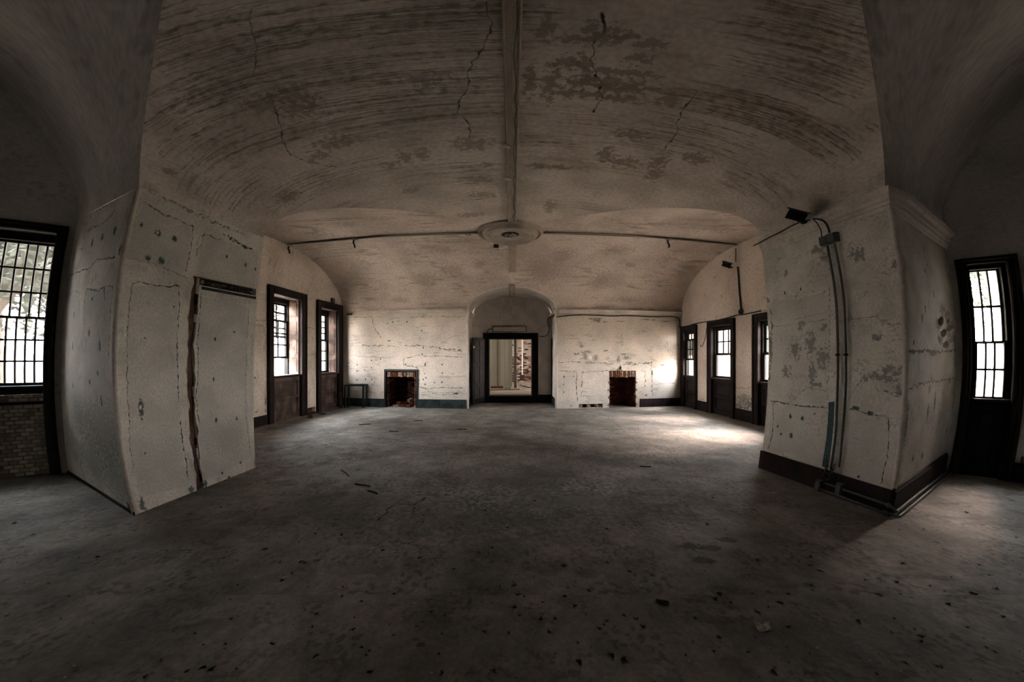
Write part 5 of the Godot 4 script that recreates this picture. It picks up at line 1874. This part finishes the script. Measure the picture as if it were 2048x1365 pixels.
func wall_fittings() -> void:
	var st := mb()
	# baseboards of the far bay
	fbox(st, back_f, -5.28, FIRE[0][0] - 0.02, 0.0, 0.25, 0.0, 0.03, 0.008)
	var bl := done(st, "baseboard_back_left", M.teal_board)
	tag(bl, "dark blue-green baseboard beside the framed fireplace", "baseboard", "", "structure")
	st = mb()
	fbox(st, back_f, FIRE[0][1] + 0.02, -AW - 0.02, 0.0, 0.26, 0.0, 0.03, 0.008)
	done(st, "board", M.teal_board, bl)
	st = mb()
	fbox(st, back_f, FIRE[1][1] + 0.12, 5.28, 0.0, 0.25, 0.0, 0.03, 0.008)
	tag(done(st, "baseboard_back_right", M.base_brown), "dark brown baseboard between the frameless fireplace and the corner", "baseboard", "", "structure")
	st = mb()
	fbox(st, far_left, DF + 0.02, WIN_L[0][0], 0.0, 0.22, 0.0, 0.03, 0.008)
	tag(done(st, "baseboard_left", M.dark_wood), "dark baseboard beside the window with the raised sash", "baseboard", "", "structure")
	st = mb()
	var c := [DF + 0.02]
	for w in WIN_R:
		c += [w[0], w[1]]
	c.append(11.58)
	for k in 4:
		if c[k * 2 + 1] - c[k * 2] > 0.05:
			fbox(st, far_right, c[k * 2], c[k * 2 + 1], 0.0, 0.27, 0.0, 0.03, 0.008)
	tag(done(st, "baseboard_right", M.base_brown), "dark brown baseboard along the three-window wall", "baseboard", "", "structure")
	st = mb()
	fbox(st, near_wall.bind(1.0), 0.56, 1.4, 0.0, 0.22, 0.0, 0.03, 0.008)
	tag(done(st, "baseboard_front_right", M.base_brown), "dark baseboard beyond the dark-cased window by the right pier", "baseboard", "", "structure")
	st = mb()
	fbox(st, near_wall.bind(1.0), 0.62, 0.70, 0.225, 0.30, 0.0, 0.02, 0.006)
	var ou := done(st, "wall_outlet", M.box_metal)
	tag(ou, "small grey wall outlet above the baseboard near the right pier", "outlet")
	for k in 2:
		st = mb()
		fbox(st, near_wall.bind(1.0), 0.64 + k * 0.025, 0.655 + k * 0.025, 0.245, 0.28, 0.02, 0.024, 0.002)
		done(st, "socket", M.cable, ou)
	# cornices of the back wall
	var prof := [[0.0, 0.0], [0.02, 0.005], [0.025, 0.04], [0.05, 0.06], [0.06, 0.10], [0.085, 0.12], [0.085, 0.145], [0.0, 0.15]]
	var pts := []
	var outs := []
	for k in 13:
		var x := lerpf(AW + 0.05, 5.26, k / 12.0)
		pts.append(back_f(x, HB - 0.14, 0.0))
		outs.append(Vector3(0, 0, 1))
	st = mb()
	moulding(st, pts, outs, prof)
	tag(done(st, "trim_6", M.plaster), "moulded white cornice on the back wall above the frameless fireplace", "cornice", "", "structure")
	pts = []
	outs = []
	for k in 9:
		var x := lerpf(-4.0, -AW - 0.05, k / 8.0)
		pts.append(back_f(x, HB - 0.02, 0.0))
		outs.append(Vector3(0, 0, 1))
	st = mb()
	moulding(st, pts, outs, [[0.0, -0.07], [0.02, -0.06], [0.03, -0.01], [0.10, 0.0], [0.10, 0.03], [0.0, 0.035]])
	tag(done(st, "trim_7", M.plaster), "remnant of cornice on the back wall above the framed fireplace", "cornice", "", "structure")
	st = mb()
	fbox(st, back_f, -5.05, -4.90, HB - 0.11, HB - 0.06, 0.0, 0.12, 0.01)
	tag(done(st, "wall_bracket", M.cable), "small black bracket high in the corner beside the closed shuttered window", "bracket")
	st = mb()
	fbox(st, far_left, 10.95, 11.10, 3.09, 3.24, 0.0, 0.05, 0.01)
	var al := done(st, "alarm_box", M.box_metal)
	tag(al, "small grey box on the wall above the closed shuttered window", "box")
	st = mb()
	fbox(st, far_left, 10.97, 11.08, 3.11, 3.22, 0.05, 0.06, 0.004)
	done(st, "cover", M.grey_pipe, al)
	# cable over the right windows
	var lines := [[[1370, 657], [1382, 653], [1396, 648], [1418, 644], [1440, 641], [1463, 636], [1479, 631], [1490, 630], [1507, 627], [1530, 622]], [[1417, 646], [1415, 660], [1413, 675], [1408, 690], [1404, 694], [1403, 690]], [[1474, 497], [1474, 510], [1474, 524]]]
	var labels := ["black cable drooping over the heads of the three dark-cased windows", "thin loose wire hooked beside the window with the large cloudy pane", "thin wire from the ceiling conduit down to the small floodlight"]
	for i in 3:
		var pp := []
		for p in lines[i]:
			pp.append(on(far_right, p[0], p[1], 0.09 if i == 0 else 0.03, 9.5, 2.4))
		st = mb()
		tube(st, smooth_path(pp, 4), [0.014, 0.008, 0.011][i], 6)
		tag(done(st, "cable", M.cable if i < 2 else M.conduit, null, true), labels[i], "cable")
	var pp := []
	for p in [[1478, 534], [1480, 560], [1482, 590], [1485, 622]]:
		pp.append(on(far_right, p[0], p[1], 0.03, 9.0, 3.0))
	st = mb()
	tube(st, pp, 0.02, 8)
	var cd := thing("wall_conduit", pp[-1], "dark upright conduit under the small floodlight on the three-window wall", "conduit")
	done(st, "pipe", M.dark_metal, cd, true)
	st = mb()
	tube(st, [pp[-1] + Vector3(0.02, -0.02, 0), pp[-1] + Vector3(-0.04, -0.02, 0)], 0.06, 12)
	done(st, "round_box", M.dark_metal, cd, true)
	floodlight(on(far_right, 1473, 530, 0.24, 9.0, 3.6), 1.0, -0.6, "small black floodlight high on the three-window wall", 0.95)
	# cable under the right cornice and down the corner
	pp = []
	for k in 10:
		var x := lerpf(1.30, 4.98, k / 9.0)
		pp.append(back_f(x, HB - 0.17 - 0.012 * sin(k * 2.0) - (0.06 if k == 0 else 0.0), 0.03))
	pp.append(back_f(5.14, HB - 0.24, 0.04))
	pp.append(back_f(5.16, HB - 0.45, 0.05))
	pp.append(back_f(5.20, HB - 0.60, 0.06))
	st = mb()
	tube(st, smooth_path(pp, 3), 0.014, 6)
	tag(done(st, "cable", M.cable, null, true), "black cable under the back wall cornice, bending down in the corner", "cable")
	# strip light over the door
	var F := func(u, h, n): return V(u, h, DD - n)
	var sl := thing("strip_light", V(-0.08, 2.33, DD), "unlit fluorescent strip light above the doorway", "strip light")
	st = mb()
	fbox(st, F, -0.63, 0.46, 2.335, 2.52, 0.0, 0.05, 0.01)
	done(st, "tray", M.white_enamel, sl)
	for hh in [2.335, 2.515]:
		st = mb()
		fbox(st, F, -0.645, 0.475, hh, hh + 0.016, 0.02, 0.06, 0.004)
		done(st, "louvre", M.dark_metal, sl)
	for e in [-0.645, 0.455]:
		st = mb()
		fbox(st, F, e, e + 0.02, 2.335, 2.53, 0.02, 0.09, 0.004)
		done(st, "end_cap", M.dark_metal, sl)
	for hh in [2.393, 2.475]:
		st = mb()
		tube(st, [V(-0.62, hh, DD - 0.075), V(0.45, hh, DD - 0.075)], 0.016, 8)
		done(st, "lamp_tube", M.white_enamel, sl, true)
	st = mb()
	tube(st, smooth_path([V(-0.64, 2.44, DD - 0.05), V(-0.74, 2.42, DD - 0.05), V(-0.80, 2.36, DD - 0.05), V(-0.79, 2.29, DD - 0.05)]), 0.012, 6)
	tag(done(st, "cable", M.cable, null, true), "short cable from the strip light to the door casing", "cable")
	st = mb()
	tube(st, smooth_path([V(0.87, 2.20, DD - 0.05), V(1.02, 2.18, DD - 0.05), V(1.17, 2.25, DD - 0.05), V(1.22, 2.45, DD - 0.04), V(1.19, 2.62, DD - 0.05), V(1.17, 2.74, DD - 0.1), V(1.26, 2.80, DD - 0.4), V(1.27, 2.78, 11.1)]), 0.012, 6)
	tag(done(st, "cable", M.cable, null, true), "long cable drooping from the door casing up the alcove side", "cable")
	# small green bottle on a peg over the right fireplace
	var bx := 3.22
	st = mb()
	st.set_smooth_group(1)
	var pr := [[0.0, 0.0], [0.028, 0.0], [0.03, 0.01], [0.03, 0.07], [0.012, 0.095], [0.012, 0.125], [0.0, 0.125]]
	var o := back_f(bx, 1.135, 0.035)
	for i in pr.size() - 1:
		for k in 12:
			var q := []
			for e in [[i, k], [i + 1, k], [i + 1, k + 1], [i, k + 1]]:
				var an: float = TAU * e[1] / 12.0
				q.append(o + Vector3(cos(an) * pr[e[0]][0], pr[e[0]][1], sin(an) * pr[e[0]][0]))
			quad(st, q[0], q[1], q[2], q[3])
	tag(done(st, "green_bottle", M.green, null, true), "small dark green bottle on the ledge over the frameless fireplace", "bottle")
	st = mb()
	fbox(st, back_f, bx - 0.05, bx + 0.05, 1.105, 1.135, -0.01, 0.075, 0.006)
	tag(done(st, "small_ledge", M.lintel[2]), "small pale ledge over the frameless fireplace", "ledge")

func clutter() -> void:
	# table frame against the back wall
	var t := thing("table_frame", V(-4.68, 0, 11.2), "dark bare table frame without a top beside the framed fireplace", "table")
	var xs := [-4.95, -4.41]
	for x in xs:
		for d in [11.12, 11.36]:
			var s := mb()
			box(s, V(x, 0.33, d), Vector3(0.05, 0.66, 0.05), Basis(), 0.006)
			done(s, "leg", M.table_paint, t)
	for e in [[V(-4.68, 0.665, 11.12), Vector3(0.60, 0.055, 0.05)], [V(-4.68, 0.665, 11.36), Vector3(0.60, 0.055, 0.05)], [V(-4.95, 0.665, 11.24), Vector3(0.05, 0.05, 0.24)], [V(-4.41, 0.665, 11.24), Vector3(0.05, 0.05, 0.24)]]:
		var s := mb()
		box(s, e[0], e[1], Basis(), 0.006)
		done(s, "rail", M.table_paint, t)
	# sticks in the corner
	var k := 0
	for e in [[V(-5.02, 0.02, 11.05), V(-5.20, 0.42, 11.35), 0.03], [V(-5.00, 0.015, 10.9), V(-5.22, 0.30, 11.2), 0.02], [V(-5.06, 0.015, 11.36), V(-5.10, 0.62, 11.47), 0.022]]:
		var s := mb()
		var dir: Vector3 = (e[1] - e[0])
		var B := Basis.looking_at(dir.normalized(), Vector3.RIGHT)
		box(s, (e[0] + e[1]) * 0.5, Vector3(e[2], e[2] * 1.8, dir.length()), B, 0.004)
		tag(done(s, "leaning_stick", [M.raw_wood, M.black_wood, M.dark_wood][k]), ["pale splintered stick leaning in the corner beside the table frame", "short black stick leaning in the corner beside the table frame", "long dark stick leaning in the corner beside the table frame"][k], "stick")
		k += 1
	# planks on the floor by the left windows
	k = 0
	for e in [[620, 826, 0.62, 0.12, 0.3], [632, 828, 0.5, 0.09, 0.9], [612, 833, 0.7, 0.10, 0.5]]:
		var s := mb()
		var p := floor_at(e[0], e[1])
		box(s, p + Vector3(0.1, 0.014 + 0.004 * k, 0), Vector3(e[3], 0.024, e[2]), Basis(Vector3.UP, e[4]) * Basis(Vector3.RIGHT, 0.015), 0.003)
		tag(done(s, "floor_plank", [M.raw_wood, M.grey_wood, M.dark_wood][k]), ["pale broken board on the floor between the two shuttered windows", "grey broken board on the floor between the two shuttered windows", "dark broken board on the floor under the window with the raised sash"][k], "plank")
		k += 1
	# piece of brick standing by the right windows
	var st := mb()
	box(st, floor_at(1412, 812) + Vector3(0.0, 0.17, 0), Vector3(0.10, 0.34, 0.09), Basis(Vector3.UP, 0.3) * Basis(Vector3.FORWARD, -0.06), 0.015)
	tag(done(st, "upright_brick", M.bricks[2]), "reddish broken brick standing against the baseboard between two dark-cased windows", "brick")
	# paper and plaster scraps
	st = mb()
	var o := floor_at(1527, 1256)
	var cs := [Vector2(-0.05, 0.035), Vector2(-0.03, -0.035), Vector2(0.01, -0.03), Vector2(0.055, -0.04), Vector2(0.035, 0.02), Vector2(0.0, 0.04)]
	for i in range(1, cs.size() - 1):
		for q in [cs[0], cs[i], cs[i + 1]]:
			st.add_vertex(o + Vector3(q.x, 0.006 + 0.008 * sin(q.x * 90.0 + q.y * 60.0), q.y))
	tag(done(st, "paper_scrap", M.paper), "crumpled scrap of pale printed paper on the floor", "paper")
	k = 0
	for e in [[1547, 987, 0.055], [555, 941, 0.05], [552, 938, 0.03], [605, 909, 0.035]]:
		st = mb()
		var p := floor_at(e[0], e[1])
		var n := 7
		for i in n:
			var a0 := TAU * i / n
			var a1 := TAU * (i + 1) / n
			var r0: float = e[2] * (0.7 + 0.3 * sin(i * 2.3))
			var r1: float = e[2] * (0.7 + 0.3 * sin(((i + 1) % n) * 2.3))
			for q in [p + Vector3(0, 0.016, 0), p + Vector3(cos(a0) * r0, 0.003, sin(a0) * r0), p + Vector3(cos(a1) * r1, 0.003, sin(a1) * r1)]:
				st.add_vertex(q)
		tag(done(st, "plaster_chip", M.paper), ["white plaster chip on the floor before the right pier", "larger white plaster chip on the floor beyond the left pier", "small white plaster chip on the floor beyond the left pier", "white plaster chip on the lit floor beyond the left pier"][k], "chip")
		k += 1
	# twigs
	var tw := [[690, 948, 0.30, 0.7], [725, 972, 0.22, 1.2], [837, 843, 0.2, 1.5], [788, 864, 0.2, 1.4], [730, 850, 0.24, 1.9], [924, 860, 0.2, 1.5], [1324, 1206, 0.07, 1.3], [745, 986, 0.16, 1.0], [1290, 935, 0.14, 1.4]]
	for e in tw:
		st = mb()
		var p := floor_at(e[0], e[1])
		var dir := Vector3(sin(e[3]), 0, cos(e[3]))
		var l: float = e[2]
		tube(st, smooth_path([p - dir * l * 0.5 + Vector3.UP * 0.008, p + Vector3(0.012, 0.012, 0.01), p + dir * l * 0.5 + Vector3.UP * 0.008]), 0.008, 6)
		tag(done(st, "twig", M.dark_wood, null, true), "dark twig lying on the floor of the far bay" if -p.z > DF else "dark twig lying on the floor between the piers", "twig", "twigs on the floor")
	# dry leaves, by where they lie in the photograph
	var spots := []
	for p in [[70, 612], [190, 615], [375, 688], [545, 722], [20, 745], [845, 505], [870, 597], [945, 585], [520, 497], [1050, 355], [1220, 385], [1070, 462], [1610, 336], [1750, 470], [1850, 572], [1880, 447], [1395, 590], [1385, 648], [815, 697], [875, 677], [700, 775], [1200, 757], [1400, 745], [1500, 785], [1280, 770], [975, 848], [990, 890], [1105, 925], [1205, 898], [1250, 943], [1315, 872], [1000, 985], [975, 950], [1095, 1003], [1160, 1000], [1135, 1060], [840, 1060], [950, 1065], [425, 1075], [75, 978], [280, 1130], [75, 1168], [320, 1243], [645, 1248], [630, 1160], [880, 1240], [1420, 1172], [1475, 1185], [1475, 985], [1530, 1000], [1560, 1037], [1645, 925], [1890, 905], [1910, 885], [1910, 1085], [1755, 1165], [1885, 1150], [1270, 1200], [1395, 1010], [1365, 1045], [430, 885], [280, 920], [555, 1015], [240, 1050], [660, 985], [600, 968]]:
		spots.append([600 + p[0] / 2.2756, 800 + p[1] / 2.2756])
	for p in [[45, 440], [340, 655], [650, 630], [645, 680], [705, 715], [655, 800], [520, 850], [115, 855], [85, 880], [515, 1045], [110, 1105], [1190, 670], [970, 768], [940, 555], [1150, 780], [1175, 850], [1050, 855], [1460, 910], [1610, 850], [1740, 820], [1140, 995], [1125, 1075], [930, 1012], [1300, 1100], [1205, 1255], [1390, 1275], [1565, 1045], [1730, 1190], [430, 1310], [1640, 680], [1565, 370], [1700, 740], [1780, 985], [70, 285], [610, 275], [475, 905], [340, 960]]:
		spots.append([1400 + p[0] / 2.935, 900 + p[1] / 2.935])
	for p in [[1490, 330], [1290, 340], [1845, 495], [1740, 500], [2000, 505], [1310, 635], [1390, 652], [1650, 770], [1760, 660], [1550, 585], [1640, 660], [1710, 725], [1850, 965], [1140, 1080], [1350, 995], [1320, 1140], [1190, 1280], [1095, 1300], [940, 1240], [850, 1335], [85, 432], [195, 500], [1240, 1290], [1850, 1210], [1600, 1140], [40, 975], [570, 630]]:
		spots.append([p[0] / 2.926, 900 + p[1] / 2.926])
	var proto := []
	for v in 6:
		var s := mb()
		s.set_smooth_group(-1)
		var n := 9
		var rim := []
		for i in n:
			var a := TAU * i / n
			var rr := 0.5 + 0.28 * sin(i * 2.1 + v) + 0.12 * cos(i * 3.7 + v * 2.0)
			rim.append(Vector3(cos(a) * rr, 0.12 + 0.22 * absf(sin(a * 1.5 + v)), sin(a) * rr * 0.6))
		for i in n:
			var a: Vector3 = rim[i]
			var b: Vector3 = rim[(i + 1) % n]
			for q in [Vector3(0, 0.04, 0), a, b, Vector3(0, 0.0, 0), Vector3(b.x, b.y - 0.05, b.z), Vector3(a.x, a.y - 0.05, a.z)]:
				s.add_vertex(q)
			quad(s, a, b, Vector3(b.x, b.y - 0.05, b.z), Vector3(a.x, a.y - 0.05, a.z))
		s.generate_normals()
		proto.append(s.commit())
	k = 0
	for e in spots:
		var p := floor_at(e[0], e[1])
		var leaf := MeshInstance3D.new()
		leaf.mesh = proto[k % 6]
		leaf.material_override = M.leaf if k % 9 else M.leaf_red
		leaf.name = numbered("dry_leaf")
		var sz := rng.randf_range(0.018, 0.036)
		leaf.position = p
		leaf.rotation.y = rng.randf() * TAU
		leaf.scale = Vector3(sz, sz * 0.8, sz)
		add_child(leaf)
		var where := "of the far bay"
		if -p.z < DN:
			where = "of the near bay towards the brick-aproned window" if p.x < -1.2 else ("of the near bay towards the right pier" if p.x > 1.2 else "of the near bay under the ceiling strip")
		elif -p.z < DF:
			where = "between the piers, towards the left one" if p.x < 0.0 else "between the piers, towards the right one"
		if k % 9:
			tag(leaf, "curled dark brown dry leaf on the floor " + where, "leaf", "dark dry leaves on the floor")
		else:
			tag(leaf, "curled reddish dry leaf on the floor " + where, "leaf", "reddish dry leaves on the floor")
		k += 1
	# crumbs of plaster and grit
	var cr := mb()
	box(cr, Vector3(0, 0.3, 0), Vector3(1, 0.6, 0.8), Basis(Vector3.UP, 0.4), 0.25)
	cr.generate_normals()
	var mm := MultiMesh.new()
	mm.transform_format = MultiMesh.TRANSFORM_3D
	mm.use_colors = true
	mm.mesh = cr.commit()
	mm.instance_count = 7000
	for i in 7000:
		var d := 1.3 + 10.5 * pow(rng.randf(), 1.3)
		var x := rng.randf_range(-1.0, 1.0) * minf(6.0, d * 1.45)
		if d > 3.4 and d < 5.2:
			x = rng.randf_range(-3.3, 3.3)
		elif d > 5.2:
			x = rng.randf_range(-5.1, 5.1)
			if rng.randf() < 0.25:
				x = signf(x) * (5.15 - 0.25 * rng.randf() * rng.randf())
		var sz := 0.003 + 0.010 * pow(rng.randf(), 4.0)
		mm.set_instance_transform(i, Transform3D(Basis.from_euler(Vector3(rng.randf_range(-0.3, 0.3), rng.randf() * TAU, rng.randf_range(-0.3, 0.3))).scaled(Vector3(sz, sz * 0.7, sz)), V(x, 0.0, d)))
		var tone := rng.randf()
		mm.set_instance_color(i, Color(0.32, 0.30, 0.27) if tone > 0.75 else (Color(0.12, 0.11, 0.10) if tone > 0.3 else Color(0.03, 0.028, 0.026)))
	var grit := MultiMeshInstance3D.new()
	grit.name = "grit"
	grit.multimesh = mm
	grit.material_override = M.grit
	add_child(grit)
	tag(grit, "crumbs of plaster and grit strewn over the floor", "grit", "", "stuff")

func outside() -> void:
	var st := mb()
	for e in [[-60.0, -7.5, -20.0, 50.0], [7.5, 60.0, -20.0, 50.0]]:
		quad(st, V(e[0], -0.5, e[2]), V(e[1], -0.5, e[2]), V(e[1], -0.5, e[3]), V(e[0], -0.5, e[3]))
	quad(st, V(-7.5, -0.5, 20.0), V(7.5, -0.5, 20.0), V(7.5, -0.5, 50.0), V(-7.5, -0.5, 50.0))
	quad(st, V(-7.5, -0.5, -20.0), V(7.5, -0.5, -20.0), V(7.5, -0.5, 20.0), V(-7.5, -0.5, 20.0))
	tag(done(st, "ground", M.ground), "pale sunlit lawn and gravel outside the windows", "ground", "", "structure")
	tree(V(-13.5, -0.5, 9.6), 8.0, 3.2, 1, "leafy tree outside the large many-paned window, nearer trunk")
	tree(V(-20.0, -0.5, 16.5), 10.0, 4.0, 2, "taller leafy tree farther outside the large many-paned window")
	tree(V(-17.0, -0.5, 24.0), 9.0, 3.6, 3, "leafy tree outside the shuttered windows")
	tree(V(20.0, -0.5, 13.0), 10.0, 4.0, 4, "leafy tree outside the window beside the right pier")
	tree(V(19.0, -0.5, 24.0), 9.0, 3.6, 5, "leafy tree outside the three dark-cased windows")

func tree(at: Vector3, tall: float, wide: float, sd: int, label: String) -> void:
	var r := RandomNumberGenerator.new()
	r.seed = sd * 31
	var o := thing("tree", at, label, "tree", "")
	var st := mb()
	var top := at + Vector3(0.3, tall * 0.45, 0.2)
	tube(st, smooth_path([at, at + Vector3(0.1, tall * 0.2, 0), top]), 0.24, 9)
	done(st, "trunk", M.bark, o, true)
	var tips := []
	for k in 9:
		st = mb()
		var an := TAU * k / 9.0 + r.randf()
		var e := at + Vector3(cos(an) * wide * r.randf_range(0.5, 0.9), tall * r.randf_range(0.5, 0.95), sin(an) * wide * r.randf_range(0.5, 0.9))
		var b := top.lerp(at, r.randf() * 0.3)
		tube(st, smooth_path([b, b.lerp(e, 0.5) + Vector3(0, 0.4, 0), e]), 0.07, 6)
		done(st, "branch", M.bark, o, true)
		tips += [e, b.lerp(e, 0.6)]
	var lf := mb()
	for k in 4:
		var B := Basis.from_euler(Vector3(k * 1.3, k * 2.1, k * 0.7))
		var c := B * Vector3(0.5, 0, 0.1)
		quad(lf, c + B * Vector3(-0.5, 0, 0), c + B * Vector3(0, 0.06, -0.24), c + B * Vector3(0.5, 0, 0), c + B * Vector3(0, -0.06, 0.24))
	lf.generate_normals()
	var mm := MultiMesh.new()
	mm.transform_format = MultiMesh.TRANSFORM_3D
	mm.mesh = lf.commit()
	mm.instance_count = 2600
	for i in 2600:
		var c: Vector3 = tips[r.randi() % tips.size()]
		var p := c + Vector3(r.randfn(0, 1), r.randfn(0, 0.8), r.randfn(0, 1)) * wide * 0.24 - at
		mm.set_instance_transform(i, Transform3D(Basis.from_euler(Vector3(r.randf() * TAU, r.randf() * TAU, 0)).scaled(Vector3.ONE * r.randf_range(0.12, 0.26)), p))
	var f := MultiMeshInstance3D.new()
	f.name = "foliage"
	f.multimesh = mm
	f.material_override = M.foliage
	f.set_meta("kind", "stuff")
	o.add_child(f)
